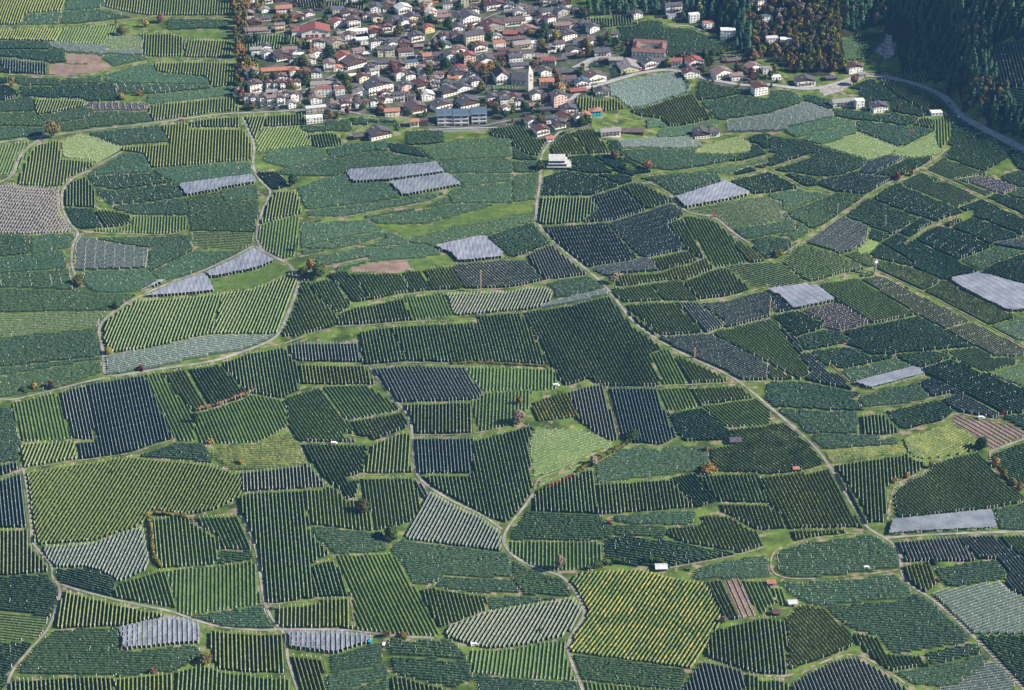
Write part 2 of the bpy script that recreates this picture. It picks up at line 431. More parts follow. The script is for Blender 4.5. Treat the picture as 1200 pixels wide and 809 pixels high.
# kind, width in metres, photo points
ROADS = [
 ('lane','main_lane',4.6,"655,155 640,172 633,185 634,210 630,232 628,245 630,262 640,274 650,285 670,302 690,318 712,338 722,352 733,366 745,380 770,398 800,415 830,428 860,443 880,458 915,488 950,518 972,545 990,578 1003,598 1012,614 1022,623 1040,632 1052,642 1057,652 1055,668 1062,682 1075,692 1090,700 1110,717 1130,735 1160,765 1203,812"),
 ('lane','fork_lane',4.4,"1036,631 1070,628 1130,625 1210,623"),
 ('lane','bend_lane',5.0,"298,288 270,303 233,320 200,331 160,349 138,362 120,376 115,389 119,402 122,424 123,443 160,437 185,433 250,424 280,414 300,407 325,396 335,375 345,348 352,327 338,309 325,303 312,297 298,288"),
 ('lane','bend_lane',3.6,"123,443 95,449 70,456 40,463 10,470 -10,466"),
 ('lane','village_lane',4.6,"325,303 308,294 300,281 303,261 310,241 319,224 309,216 299,204 296,190 299,170 290,150 283,135"),
 ('lane','village_lane',5.0,"-10,169 0,167 50,160 75,157 110,152 176,145 221,139 251,134 300,132 340,130 375,128 410,131 430,136 470,138 490,141"),
 ('lane','upper_lane',4.6,"52,159 34,172 22,184 17,203 6,212 -12,216"),
 ('lane','upper_lane',4.4,"143,178 120,191 101,202 83,210 72,224 73,246 83,264 93,273 86,285 84,296 84,312 91,330"),
 ('dirt_path','upper_path',3.0,"-10,87 18,88 75,90 110,88 122,83 135,80 155,75 175,71 220,69 275,70"),
 ('dirt_path','upper_path',3.2,"-10,31 25,31 88,30 115,27 140,24 160,22 178,20 197,20 272,20"),
 ('dirt_path','upper_path',2.6,"120,9 140,14 160,18 178,20"),
 ('lane','central_lane',3.6,"432,429 450,454 465,472 477,484 483,500 484,530 486,556 505,573 536,591 565,603 590,622"),
 ('lane','winding_lane',4.4,"625,579 614,595 600,611 592,624 589,636 600,651 620,663 640,670 659,675 675,694 685,714 684,724 675,738 666,752 665,764 671,778 684,812"),
 ('dirt_path','hedge_path',3.0,"625,579 630,560 650,555 670,545 690,535 700,530 728,523"),
 ('lane','corner_lane',3.6,"25,545 30,560 35,600 37,622 37,636 50,650 62,664 60,676 68,684 71,695 66,715 58,735 48,748 38,758 12,788 8,812"),
 ('lane','greenhouse_lane',3.8,"68,684 95,693 130,702 165,710 200,716 228,727 260,736 300,739 330,738 400,738 425,741 450,744 480,747 513,748"),
 ('lane','greenhouse_lane',3.8,"283,605 292,622 299,640 304,665 310,709 320,728 330,738 336,750 336,766 341,785 350,812"),
 ('dirt_path','yard_path',3.4,"895,793 925,793 950,782 983,769 1005,767 1024,776 1040,787 1067,806"),
 ('road','forest_road',7.0,"702,100 725,93 750,86 770,83 785,82 805,86 825,92 850,97 875,101 900,99 925,103 945,105 963,103 983,98 1000,91 1015,88 1033,90 1050,93 1070,98 1090,105 1110,117 1122,132 1128,138 1150,150 1175,163 1205,178"),
 ('road','village_street',5.0,"702,100 690,104 675,111 668,119 650,117 636,112"),
 ('road','village_street',6.0,"672,80 684,74 696,68 716,66"),
 ('lane','upper_street',4.0,"780,30 795,30 810,31 822,36 832,40"),
 ('lane','village_street',5.0,"655,155 668,152 674,150"),
 ('lane','slope_lane',4.2,"785,228 795,240 805,249 820,252 835,254 845,260 852,267 868,279 880,286"),
 ('dirt_path','slope_path',2.8,"787,229 765,215 743,210"),
 ('dirt_path','stone_path',3.0,"1034,513 1052,509 1080,500 1105,495 1113,488 1120,484 1150,490 1176,494"),
 ('lane','stone_lane',4.0,"1160,530 1175,524 1205,513"),
 ('dirt_path','hedge_path',2.6,"1160,530 1160,540 1175,560 1195,575"),
 ('dirt_path','hedge_path',3.2,"1040,610 1043,590 1047,572 1060,562 1080,555 1090,548 1092,540"),
 ('dirt_path','field_path',2.6,"305,709 330,708 356,706 375,702"),
 ('dirt_path','field_path',2.6,"411,701 416,737"),
 ('dirt_path','field_path',2.4,"770,453 840,450 900,447"),
 ('dirt_path','field_path',2.4,"711,455 720,480 727,512"),
 ('dirt_path','field_path',2.6,"728,523 752,521 775,524 796,512"),
 ('dirt_path','field_path',2.4,"405,508 420,513 432,514"),
 ('dirt_path','field_path',2.6,"410,560 425,556 440,557 485,556"),
 ('dirt_path','field_path',2.6,"432,429 480,425 540,427 600,427 640,430"),
 ('dirt_path','field_path',2.6,"0,560 25,551 70,543 150,533 180,523 205,515"),
 ('dirt_path','field_path',2.6,"945,552 972,545"),
 ('dirt_path','field_path',2.4,"485,510 550,510 600,500"),
 ('dirt_path','field_path',2.6,"430,355 470,346 520,341 600,339 648,328"),
 ('dirt_path','field_path',2.6,"393,383 425,382 475,378 560,374"),
 ('lane','bend_path',3.4,"353,321 378,314 400,309 430,303"),
 ('dirt_path','field_path',2.6,"300,409 335,403 360,393 390,385"),
 ('dirt_path','slope_path',3.2,"905,303 918,298 945,280 962,268 980,255 998,243 1015,230 1040,215 1060,206 1078,198 1100,184 1112,172"),
 ('dirt_path','slope_path',3.4,"950,333 968,328 985,323 1005,319 1025,314"),
 ('dirt_path','slope_path',3.0,"820,353 850,350 875,343 900,336"),
 ('dirt_path','slope_path',2.8,"855,209 880,204 900,198 925,190 950,182"),
 ('dirt_path','slope_path',2.8,"900,197 925,210 945,222 958,222 975,226"),
 ('dirt_path','slope_path',2.8,"1078,198 1120,215 1160,235 1205,256"),
 ('dirt_path','slope_path',2.6,"1062,284 1085,268 1110,257 1140,248"),
 ('dirt_path','slope_path',2.6,"1027,317 1060,332 1100,352 1150,378 1205,408"),
 ('dirt_path','slope_path',2.8,"745,206 785,202 830,196 870,190 905,181"),
 ('dirt_path','slope_path',2.6,"975,428 1000,452 1020,459 1060,449 1088,441"),
 ('dirt_path','field_path',2.8,"1020,478 1060,475 1095,467 1115,462"),
 ('dirt_path','field_path',2.8,"1053,668 1000,676 930,680 905,674 902,655 912,642 950,632 1010,625"),
 ('dirt_path','field_path',2.6,"785,666 830,658 870,650 900,640"),
 ('dirt_path','upper_path',2.6,"350,302 380,296 420,288 450,278"),
 ('dirt_path','upper_path',2.6,"362,255 400,256 440,248 500,238 523,228"),
 ('dirt_path','upper_path',2.6,"95,273 150,275 200,276 222,270"),
 ('village_street','village_street',4.6,"490,141 520,150 560,150 600,140 636,138 655,140 668,119"),
 ('village_street','village_street',4.6,"352,122 356,105 372,100 390,88 405,86 418,74 440,72 465,68 482,66 500,64 520,65"),
 ('village_street','village_street',4.2,"470,138 473,126 480,122 500,120 512,117 540,118 560,114 575,113 590,112"),
 ('village_street','village_street',4.2,"352,30 366,24 385,20 400,40 410,44 440,46 460,45 472,46 478,38 480,30"),
 ('village_street','village_street',4.0,"520,65 540,70 560,64 575,62 590,54 600,64 625,70 640,80"),
 ('village_street','village_street',4.0,"500,64 505,46 520,32 538,30 560,34 570,20 590,14 630,22 660,22 680,18"),
]
# cx, base y, width px, storeys, form, roof, wall, yaw deg, depth factor
HOUSES = """
333,16,18,2,x,o,w,0,.8
300,30,14,1,y,m,t,0,1
304,39,26,1,x,p,w,0,.5
340,64,16,2,x,p,w,0,.7
333,71,18,2,y,b,t,12,1
350,68,13,1,f,w,c,0,.8
374,68,16,2,y,p,w,8,.9
298,6,9,2,y,k,w,0,1
312,15,11,1,y,g,w,10,1
329,3,12,1,y,k,t,0,1
325,86,36,1,x,o,s,0,.35
442,15,15,2,y,k,w,-6,1
456,13,15,2,y,b,t,12,1
475,16,17,2,y,v,w,12,1
499,8,14,2,x,g,w,0,.8
506,20,13,2,y,v,w,6,1
410,22,16,2,y,b,w,6,1
416,33,14,3,y,b,w,0,1
397,17,14,2,f,u,c,0,.8
398,32,14,2,y,r,w,12,1
421,40,28,1,f,w,w,4,.4
401,43,11,1,f,g,s,0,.9
425,53,14,2,f,w,w,6,.8
443,26,11,2,y,b,w,0,1
465,30,18,1,y,k,t,6,1
476,31,12,2,y,k,w,10,1
485,24,17,1,y,k,c,0,1
465,36,13,1,f,v,s,0,.6
504,39,12,2,y,r,y,10,1
490,49,16,2,y,k,w,6,1
476,56,16,1,y,m,t,6,1
491,58,10,1,x,p,t,0,1
476,66,17,2,x,m,w,0,.7
396,56,17,2,y,p,s,14,1
406,74,20,2,y,r,w,14,1
419,80,26,2,y,b,t,16,.8
448,67,10,3,x,k,c,0,1.2
457,67,11,3,x,k,c,0,1.2
452,80,23,2,x,k,w,0,.7
431,67,12,1,f,v,t,0,.8
483,80,15,2,f,u,w,0,.8
503,72,14,2,x,o,w,0,.9
508,81,13,1,y,p,w,6,1
525,11,11,2,f,k,w,0,1
545,9,9,3,f,w,c,0,1
535,8,9,2,f,b,t,0,1
521,29,15,3,x,p,c,0,.8
518,18,13,1,x,p,w,0,.9
539,27,17,2,y,k,w,-6,1
553,30,22,3,y,k,w,10,1
582,12,24,2,y,m,w,6,.8
610,20,14,2,y,g,w,0,1
624,18,15,2,x,k,c,0,.8
579,37,26,2,y,m,s,8,.8
604,31,24,2,x,b,w,8,.7
617,27,13,1,f,w,w,0,.8
598,43,16,1,x,r,t,-10,.9
622,40,24,1,y,p,t,12,.8
557,53,22,4,x,k,c,12,.7
537,48,14,2,y,b,s,0,1
538,36,15,1,y,k,w,0,.8
564,61,16,2,y,m,w,8,1
586,57,14,2,f,o,w,0,.9
590,62,13,1,x,m,w,0,.8
613,58,19,2,x,g,c,8,.8
605,49,23,1,x,b,s,0,.5
626,57,10,2,f,w,w,0,1
520,57,18,1,y,k,w,0,.8
541,62,15,1,y,p,w,8,1
514,71,12,2,x,k,w,0,1
530,74,14,3,y,b,w,0,1
551,75,14,3,y,r,q,0,1
514,80,10,1,y,b,w,0,1
572,74,19,1,y,k,w,8,.9
605,73,16,2,x,k,w,0,.8
604,63,13,1,x,b,w,0,.8
620,69,13,2,f,b,w,0,.9
584,68,20,1,f,m,t,0,.5
608,80,18,1,x,k,w,0,.6
542,84,13,1,y,r,w,6,1
569,84,16,1,y,r,w,10,1
645,19,19,2,x,k,w,10,.7
661,19,16,2,y,k,s,10,1
675,16,9,1,y,k,t,0,1
660,36,17,2,x,p,w,0,.8
649,46,12,2,y,b,w,0,1
668,47,19,2,y,k,w,6,.9
687,33,11,2,x,k,w,0,1
697,38,13,2,y,k,w,14,1
716,46,16,2,x,k,w,-4,.8
687,57,24,3,x,b,w,16,.7
706,67,18,2,x,k,w,0,.9
675,63,17,1,y,b,w,8,.9
636,70,12,1,x,p,w,0,.8
643,77,16,2,x,r,w,-18,.8
657,73,14,1,x,k,t,0,.8
668,68,16,1,x,b,t,0,.6
707,74,11,1,f,b,t,0,.8
722,77,15,2,x,g,s,-6,.8
740,85,24,1,y,g,c,-4,1.3
748,22,11,2,y,k,w,0,1
317,107,8,3,y,m,w,0,1.2
325,107,8,3,y,m,w,0,1.2
333,107,8,3,y,m,w,0,1.2
341,106,8,3,y,m,w,0,1.2
349,106,8,3,y,m,w,0,1.2
301,109,16,3,y,b,w,6,1
291,123,8,3,y,b,w,0,1.2
299,124,9,3,y,b,w,0,1.2
310,124,10,3,y,b,w,0,1.1
319,124,11,3,x,p,w,0,1
330,124,9,3,y,b,w,0,1.2
338,119,8,3,y,b,w,0,1.2
346,120,9,3,y,b,w,0,1.2
378,103,28,1,f,g,w,0,.5
379,114,20,3,f,r,w,0,.6
371,122,13,2,y,p,w,0,1
371,133,24,2,f,v,s,0,.4
369,145,19,2,f,w,w,0,.6
358,92,14,2,y,m,t,0,1
371,92,12,2,y,k,w,0,1
388,126,8,2,y,b,w,0,1
409,93,19,1,f,c,s,4,.5
399,114,11,3,f,r,w,0,1
392,127,8,2,x,p,w,0,1
406,128,12,2,y,m,w,0,1
416,118,11,1,y,p,w,0,1
420,127,6,2,y,b,w,0,1
427,126,10,2,x,m,w,0,1
439,125,9,2,y,k,w,0,1
448,122,8,2,y,m,t,0,1
456,121,9,2,y,b,w,0,1
426,112,22,1,y,g,w,0,.6
447,110,32,3,y,k,w,10,.7
468,120,13,3,x,k,w,0,.8
453,112,11,1,y,m,w,6,1
482,119,10,2,x,k,w,0,1
478,107,15,2,y,k,q,8,1
497,105,17,2,y,m,t,8,1
502,118,15,2,y,v,w,0,1
460,137,17,2,x,o,c,0,.7
490,133,22,2,y,b,t,10,.9
486,149,10,2,x,o,w,0,1
497,148,10,2,f,k,t,0,1
447,163,25,2,y,k,t,8,.8
426,163,22,1,x,k,t,0,.5
540,92,16,2,y,k,t,8,1
548,101,10,2,x,k,w,0,1
531,95,12,1,x,o,w,-12,1
511,105,8,2,y,k,w,0,1
524,101,10,1,y,k,w,0,1
528,113,19,2,y,k,t,10,.9
545,107,20,1,y,k,w,10,.8
521,130,22,2,y,k,w,10,.9
551,127,24,2,y,k,t,10,.9
600,95,11,2,y,m,w,8,1
611,97,10,1,x,o,w,0,1
578,121,12,2,y,k,w,0,1
592,122,11,2,x,k,w,0,1
609,128,10,3,y,k,w,0,1
593,115,14,1,y,b,w,0,.7
629,127,16,1,x,p,s,0,.7
625,148,13,2,y,b,w,6,1
641,102,16,2,x,o,w,0,.8
666,99,19,2,x,b,w,0,.7
684,103,17,2,y,u,w,0,.8
666,88,26,1,x,k,t,0,.5
700,97,24,2,y,b,w,8,.8
678,110,18,1,x,r,t,0,.6
706,114,15,2,y,k,w,-10,1
657,125,17,4,y,k,q,8,1
640,132,15,1,f,k,t,0,.7
668,135,17,2,y,k,w,0,1
699,137,12,2,h,o,u,0,1
647,145,13,2,x,k,w,0,.8
663,142,14,2,y,m,t,10,1
657,151,14,2,y,k,t,0,1
637,159,16,2,y,m,w,10,1
716,161,23,2,x,g,w,0,.6
742,158,24,1,x,b,t,-8,.5
645,166,8,1,x,o,w,0,1
790,16,19,3,x,k,w,0,.7
788,22,10,1,f,g,w,0,.8
814,27,12,3,f,w,w,0,.8
831,34,13,2,f,o,w,0,.8
853,46,17,3,f,w,w,-8,.7
764,80,17,2,y,k,w,8,1
793,78,12,2,x,r,w,0,1
816,79,18,2,y,r,w,0,1
861,74,18,1,x,b,t,0,.6
811,92,19,2,y,m,w,0,.9
849,92,22,2,y,p,w,12,.8
864,95,13,2,x,p,w,0,.9
885,85,17,2,y,p,w,10,.9
899,87,10,2,f,g,w,0,1
892,112,17,3,y,m,w,6,.9
910,94,11,1,f,w,w,0,.8
945,102,22,2,y,k,w,-6,.8
975,95,13,1,x,k,t,0,.7
893,11,11,3,y,b,w,0,1
899,27,13,2,f,u,w,0,.8
917,20,10,2,h,k,w,0,1
905,52,14,2,f,v,w,0,.7
921,54,13,2,f,w,w,-6,.8
1003,86,17,2,y,m,w,0,.9
1011,91,9,1,f,g,s,0,1
990,126,28,2,x,g,w,0,.5
1008,128,10,3,f,w,w,0,1
1032,132,18,2,y,k,w,0,.9
1098,136,13,1,f,w,w,0,.8
823,163,18,2,y,k,t,-8,.9
838,161,11,2,x,k,w,0,1
"""
SHEDS = [  # x, base y, width px, roof, wall, label
 (775,670,13,'v','t','low shed with a pale metal roof at the end of the dark hedge'),
 (862,521,13,'k','t','dark roofed shed at the edge of an orchard path'),
 (929,711,9,'v','c','tiny pale roofed hut on a crossing of grassy paths'),
 (910,722,8,'m','t','tiny hut with a maroon roof beside dark slanting rows'),
 (904,687,9,'o','s','small orange roofed hut at the end of the oval grassy lane'),
 (933,553,6,'o','t','tiny orange roofed hut beside the junction with the main lane'),
]
# x, base y, width px, height px, colour, kind
TREES = """
61,162,23,23,O,b,large round olive and orange tree at the lane junction
425,602,20,22,O,b,round olive-brown tree standing among dark upright rows at mid valley
458,634,21,24,g,b,large dark round tree with a visible trunk beside lime grass
14,103,9,15,a,b,golden tree at the bend of the curving upper lane
143,42,14,14,O,b,olive tree beside the small farm hut of the upper orchards
136,30,6,8,a,b,small golden tree above the upper orchard path
171,32,10,12,a,b,orange-tinted tree at the end of the upper orchard path
188,26,12,12,r,b,russet tree at the turn of the upper orchard path
143,116,12,8,y,s,low yellow-green bush above level dark rows
164,112,8,8,a,s,small golden bush beside the yellow-green bush
355,326,14,16,Y,b,broad yellow-flecked tree beside the bend of the lane
372,326,18,22,g,b,dark green tree with yellow flecks beside the bend of the lane
364,320,12,20,a,b,golden tree between two greener ones at the bend of the lane
378,322,12,16,O,b,olive tree at the edge of the clump by the bend of the lane
345,218,14,18,g,b,dark tree on the slope beside the lane near the lime striped plot
346,294,8,10,g,s,dark bush beside the lane junction
719,332,15,16,n,b,bare tan tree beside the main diagonal lane
656,668,15,22,n,b,pale bare tree at the edge of the lime plot with white rows
609,474,10,13,a,b,orange tree beside the small yellow-edged plot
607,496,18,20,n,b,greyish bare tree beside the orange tree
742,516,20,14,g,s,dark bushes at the path bend above a dense plot
696,545,13,14,n,b,tan bare tree on the hedge below the shield-shaped lime plot
827,530,8,10,r,s,dark red bush beside the shed path
832,553,24,11,a,s,orange-green bush cluster where two orchard paths meet
714,616,8,8,R,s,bright red bush at the end of a dark plot
455,746,9,12,a,b,small golden tree beside the lane with parked vehicles
472,747,14,7,O,s,low olive bushes along the lane below the big lime striped plot
243,777,22,16,O,s,olive and tan bushes beside dark upright rows
180,789,10,9,r,s,round russet bush between level rows
229,495,10,16,g,s,dark green bush among slanting lime rows
247,520,8,8,a,s,small golden bush at a path corner
282,545,8,9,a,s,little golden bush on the olive strip
61,456,10,14,r,b,russet tree on the garden plot beside the pale lane
41,457,10,12,a,b,flaming orange tree on the garden plot beside the pale lane
28,460,14,8,g,s,dark garden bush beside the flaming orange tree
165,434,10,8,m,s,dark maroon bush on the lane verge
128,414,12,9,y,s,yellow bush at the corner of the pale lane
137,362,12,12,g,s,green bush on the inner verge of the pale lane
92,334,18,14,O,s,overgrown bush clump beside the end of the upper lane
1150,527,16,18,g,b,dark green tree at the purplish bare plot's corner
1091,549,8,11,y,b,yellow-green tree at the top of the curving hedge path
1062,560,9,9,a,s,golden bush along the curving hedge path
1049,566,8,9,a,s,amber bush on the curving hedge path
1176,560,12,12,a,s,tawny bush along the bushy ditch
1186,568,12,11,O,s,olive bush along the bushy ditch
1166,546,12,13,a,s,golden bush at the top of the bushy ditch
1196,574,12,11,O,s,green bush at the low end of the bushy ditch
1175,486,6,9,R,s,small red bush beside the lane corner
913,301,16,9,y,s,yellow bushes at the meeting of grassy paths
1051,211,11,12,m,s,maroon bush on the verge between green plots
1068,206,10,9,r,s,russet bush on the verge between green plots
849,730,9,11,n,b,small pale tree beside the golden-yellow plot
1095,661,10,8,g,s,dark bush between two small plots
632,742,8,8,g,s,small dark bush on the lane verge
131,555,5,6,g,s,tiny bush on the orchard verge
720,187,14,13,O,b,olive tree above the small sloping plots near the village
758,199,14,12,r,b,russet round tree among small sloping plots
735,199,20,9,g,s,row of low bushes beside the russet round tree
632,200,14,14,g,b,dark tree beside the modern white villa
1000,100,12,14,r,b,russet tree among small farm sheds
1053,132,7,13,r,b,narrow russet tree beside the farmhouse with the dark roof
"""
HEDGES = [  # label, width m, height m, colour, points
 ('dark hedge along the top of the golden-yellow plot',5.0,6.5,'g',"688,668 702,664 715,660 732,660"),
 ('dark bushy hedge beside the low metal-roofed shed',5.0,7.5,'g',"752,662 765,660 778,662"),
 ('curving golden hedge around the dark upright plot',4.0,4.5,'Y',"172,604 182,603 200,604 215,607 225,611"),
 ('golden hedge running down between two striped plots',3.8,4.5,'Y',"173,606 178,620 179,640 181,655 190,666"),
 ('russet hedge below the slanting dark plots at mid left',3.0,3.5,'r',"232,481 255,475 270,469 290,462 298,458"),
 ('red-leaved hedge under the shield-shaped lime plot',2.6,3.0,'R',"640,573 655,566 672,558"),
 ('olive hedge climbing to the bare tan tree',3.6,4.5,'O',"676,554 690,546 705,536 722,528 735,520"),
 ('clipped dark green hedge beside the grey rounded plot',5.0,4.5,'G',"795,86 801,92 806,99 806,106"),
 ('reddish hedge behind the farm with the dark gable',2.5,2.5,'r',"808,152 822,149 836,143"),
 ('dark red hedge below the big sloping plot',2.4,3.0,'m',"806,63 820,62 830,61"),
 ('bushy hedge above the striped wedge farms',3.0,3.0,'g',"1170,545 1180,562 1190,568"),
 ('yellowish hedge strip under the long striped terrace',2.6,3.0,'Y',"530,427 560,426 600,428 640,430"),
]
CARS = [(837,254,'R','small red car on the pale slope lane',0),(213,141,'R','red vehicle on the lane into the village',20),
 (556,757,'W','white van parked beside the silver leaf-shaped plot',10),(450,756,'W','white car parked beside the small golden tree',80),
 (434,753,'B','bright blue tractor trailer beside the long grey shelter',80),(392,521,'W','white van at the end of slanting green rows',0),
 (1016,667,'W','white trailer between the two rounded dark plots',0),(1124,138,'W','pale car on the shaded forest road bend',45),
 (1130,143,'B','blue car on the shaded forest road bend',45),(1113,122,'K','dark car higher up on the shaded forest road',50),
 (754,83,'R','red car parked on the wide village road',0),(652,453,'W','white van beside the orchard path junction',0),
 (697,66,'R','red car on the village street',0),(1068,156,'R','red tractor at the top of the small slanting plot',0),
 (89,307,'Y','yellow digger on the garden yard beside the upper lane',0),(1150,491,'W','white van near the forked lane',0)]
# ------------------------------------------------------------------ terrain
cp, sp = math.cos(PITCH), math.sin(PITCH)
def rays(px, py):
    px = np.asarray(px, float); py = np.asarray(py, float)
    a = (px-CX)/FPX; b = -(py-CY)/FPX
    return a, cp + b*sp, -sp + b*cp
def flat_at(px, py, z=0.0):
    dx, dy, dz = rays(px, py); t = (z-CAM_Z)/dz
    return dx*t, dy*t
FOOT = [(640,-30),(690,8),(760,20),(835,36),(880,74),(960,84),(1010,82),(1060,92),(1100,110),(1150,156),(1205,186),(1300,236)]
_fx, _fy = flat_at([p[0] for p in FOOT], [p[1] for p in FOOT])
_o = np.argsort(_fx); _fx, _fy = _fx[_o], _fy[_o]
_sx, _ = flat_at([690, 820, 890, 960, 1030, 1100, 1200], [20]*7)
_sv = [0.40, 0.44, 0.40, 0.46, 0.51, 0.52, 0.52]
def height(x, y):
    x = np.asarray(x, float); y = np.asarray(y, float)
    z = 3.2*np.sin(x/61.0+1.3)*np.sin(y/83.0+.4) + 2.2*np.sin(x/37.0+y/59.0) + 1.2*np.sin(y/31.0-x/47.0+2)
    yf = np.interp(x, _fx, _fy)
    yf = np.where(x < _fx[0], _fy[0] + (_fx[0]-x)*1.6, yf)
    yf = np.where(x > _fx[-1], _fy[-1] - (x-_fx[-1])*0.75, yf)
    d = (y-yf)*0.78
    w = 16.0
    s = w*np.logaddexp(0, np.clip(d/w, -30, 60))
    hill = np.interp(x, _sx, _sv)*s
    hill = 520*np.tanh(hill/520)
    return z*np.exp(-np.clip(hill, 0, 400)/60.0) + hill
def ground_at(px, py):
    """world points where the pixel rays meet the ground"""
    px = np.atleast_1d(np.asarray(px, float)); py = np.atleast_1d(np.asarray(py, float))
    dx, dy, dz = rays(px, py)
    lo = (560.0-CAM_Z)/dz; hi = (-12.0-CAM_Z)/dz
    n = 160; first = np.full(len(px), -1.0); prev = lo.copy(); a = lo.copy(); b = hi.copy(); done = np.zeros(len(px), bool)
    for i in range(1, n+1):
        t = lo + (hi-lo)*i/n
        below = dz*t+CAM_Z < height(dx*t, dy*t)
        new = below & ~done
        a[new] = prev[new]; b[new] = t[new]; done |= below; prev = t
    for _ in range(24):
        m = (a+b)/2
        below = dz*m+CAM_Z < height(dx*m, dy*m)
        b = np.where(below, m, b); a = np.where(below, a, m)
    x, y = dx*b, dy*b
    return np.stack([x, y, height(x, y)], 1)
def project(x, y, z):
    zc = z-CAM_Z
    dep = y*cp - zc*sp
    up = y*sp + zc*cp
    return CX + FPX*x/dep, CY - FPX*up/dep
def mpp(p):
    """metres per photo pixel at a world point"""
    return (p[1]*cp - (p[2]-CAM_Z)*sp)/FPX
# ------------------------------------------------------------------ materials
MATS = {}
def mat(name, c1, c2=None, scale=0.2, c3=None, t3=0.62, s3=None, rough=0.85, spec=0.15, detail=3, translucent=0, soft=.3):
    if name in MATS: return MATS[name]
    m = bpy.data.materials.new(name); m.use_nodes = True
    N, L = m.node_tree.nodes, m.node_tree.links
    p = N['Principled BSDF']; p.inputs['Roughness'].default_value = rough
    p.inputs['Specular IOR Level'].default_value = spec
    if c2 is None:
        p.inputs['Base Color'].default_value = (*c1, 1)
    else:
        g = N.new('ShaderNodeNewGeometry')
        n = N.new('ShaderNodeTexNoise'); n.inputs['Scale'].default_value = scale; n.inputs['Detail'].default_value = detail
        L.new(g.outputs['Position'], n.inputs['Vector'])
        r = N.new('ShaderNodeValToRGB'); r.color_ramp.elements[0].position = .5-soft/2; r.color_ramp.elements[1].position = .5+soft/2
        r.color_ramp.elements[0].color = (*c1, 1); r.color_ramp.elements[1].color = (*c2, 1)
        L.new(n.outputs['Fac'], r.inputs['Fac']); out = r.outputs['Color']
        if c3 is not None:
            n2 = N.new('ShaderNodeTexNoise'); n2.inputs['Scale'].default_value = s3 or scale*3; n2.inputs['Detail'].default_value = 4
            mp = N.new('ShaderNodeMapping'); mp.inputs['Location'].default_value = (31, 17, 5)
            L.new(g.outputs['Position'], mp.inputs['Vector']); L.new(mp.outputs['Vector'], n2.inputs['Vector'])
            mr = N.new('ShaderNodeMapRange'); mr.inputs['From Min'].default_value = t3-.05; mr.inputs['From Max'].default_value = t3+.05
            L.new(n2.outputs['Fac'], mr.inputs['Value'])
            mx = N.new('ShaderNodeMix'); mx.data_type = 'RGBA'
            L.new(mr.outputs['Result'], mx.inputs['Factor']); L.new(out, mx.inputs['A']); mx.inputs['B'].default_value = (*c3, 1)
            out = mx.outputs['Result']
        L.new(out, p.inputs['Base Color'])
    MATS[name] = m
    return m
def tree_mat(name, c1, c2, c3):
    """leaf colour that differs a little from tree to tree and from clump to clump"""
    m = bpy.data.materials.new(name); m.use_nodes = True
    N, L = m.node_tree.nodes, m.node_tree.links
    p = N['Principled BSDF']; p.inputs['Roughness'].default_value = .8; p.inputs['Specular IOR Level'].default_value = .1
    g = N.new('ShaderNodeNewGeometry'); oi = N.new('ShaderNodeObjectInfo')
    n = N.new('ShaderNodeTexNoise'); n.inputs['Scale'].default_value = .22; n.inputs['Detail'].default_value = 4
    L.new(g.outputs['Position'], n.inputs['Vector'])
    ma = N.new('ShaderNodeMath'); ma.operation = 'MULTIPLY_ADD'; ma.inputs[1].default_value = .25; 
    L.new(oi.outputs['Random'], ma.inputs[0]); L.new(n.outputs['Fac'], ma.inputs[2])
    r = N.new('ShaderNodeValToRGB'); e = r.color_ramp.elements
    e[0].position = .42; e[0].color = (*c1, 1); e[1].position = .82; e[1].color = (*c3, 1)
    k = e.new(.6); k.color = (*c2, 1)
    L.new(ma.outputs[0], r.inputs['Fac']); L.new(r.outputs['Color'], p.inputs['Base Color'])
    return m
# ------------------------------------------------------------------ mesh helpers
def np_mesh(name, v, f4=None, f3=None, smooth=False):
    v = np.asarray(v, np.float32).reshape(-1, 3)
    me = bpy.data.meshes.new(name)
    n4 = 0 if f4 is None else len(f4); n3 = 0 if f3 is None else len(f3)
    me.vertices.add(len(v)); me.vertices.foreach_set('co', v.ravel())
    loops = []
    if n4: loops.append(np.asarray(f4, np.int32).ravel())
    if n3: loops.append(np.asarray(f3, np.int32).ravel())
    lv = np.concatenate(loops)
    me.loops.add(len(lv)); me.loops.foreach_set('vertex_index', lv)
    tot = np.concatenate([np.full(n4, 4, np.int32), np.full(n3, 3, np.int32)])
    st = np.concatenate([[0], np.cumsum(tot)[:-1]]).astype(np.int32)
    me.polygons.add(n4+n3); me.polygons.foreach_set('loop_start', st); me.polygons.foreach_set('loop_total', tot)
    if smooth: me.polygons.foreach_set('use_smooth', np.ones(n4+n3, bool))
    me.update(calc_edges=True); me.validate()
    return me
def link(name, me, material=None, parent=None, kind=None):
    o = bpy.data.objects.new(name, me); COL.objects.link(o)
    if material is not None and me is not None and not len(me.materials): me.materials.append(material)
    if parent is not None: o.parent = parent
    if kind: o['kind'] = kind
    return o
def empty(name, loc, rz=0, label=None, cat=None, group=None):
    o = bpy.data.objects.new(name, None); COL.objects.link(o); o.location = loc; o.rotation_euler = (0, 0, rz)
    o.empty_display_size = 1
    if label: o['label'] = label
    if cat: o['category'] = cat
    if group: o['group'] = group
    return o
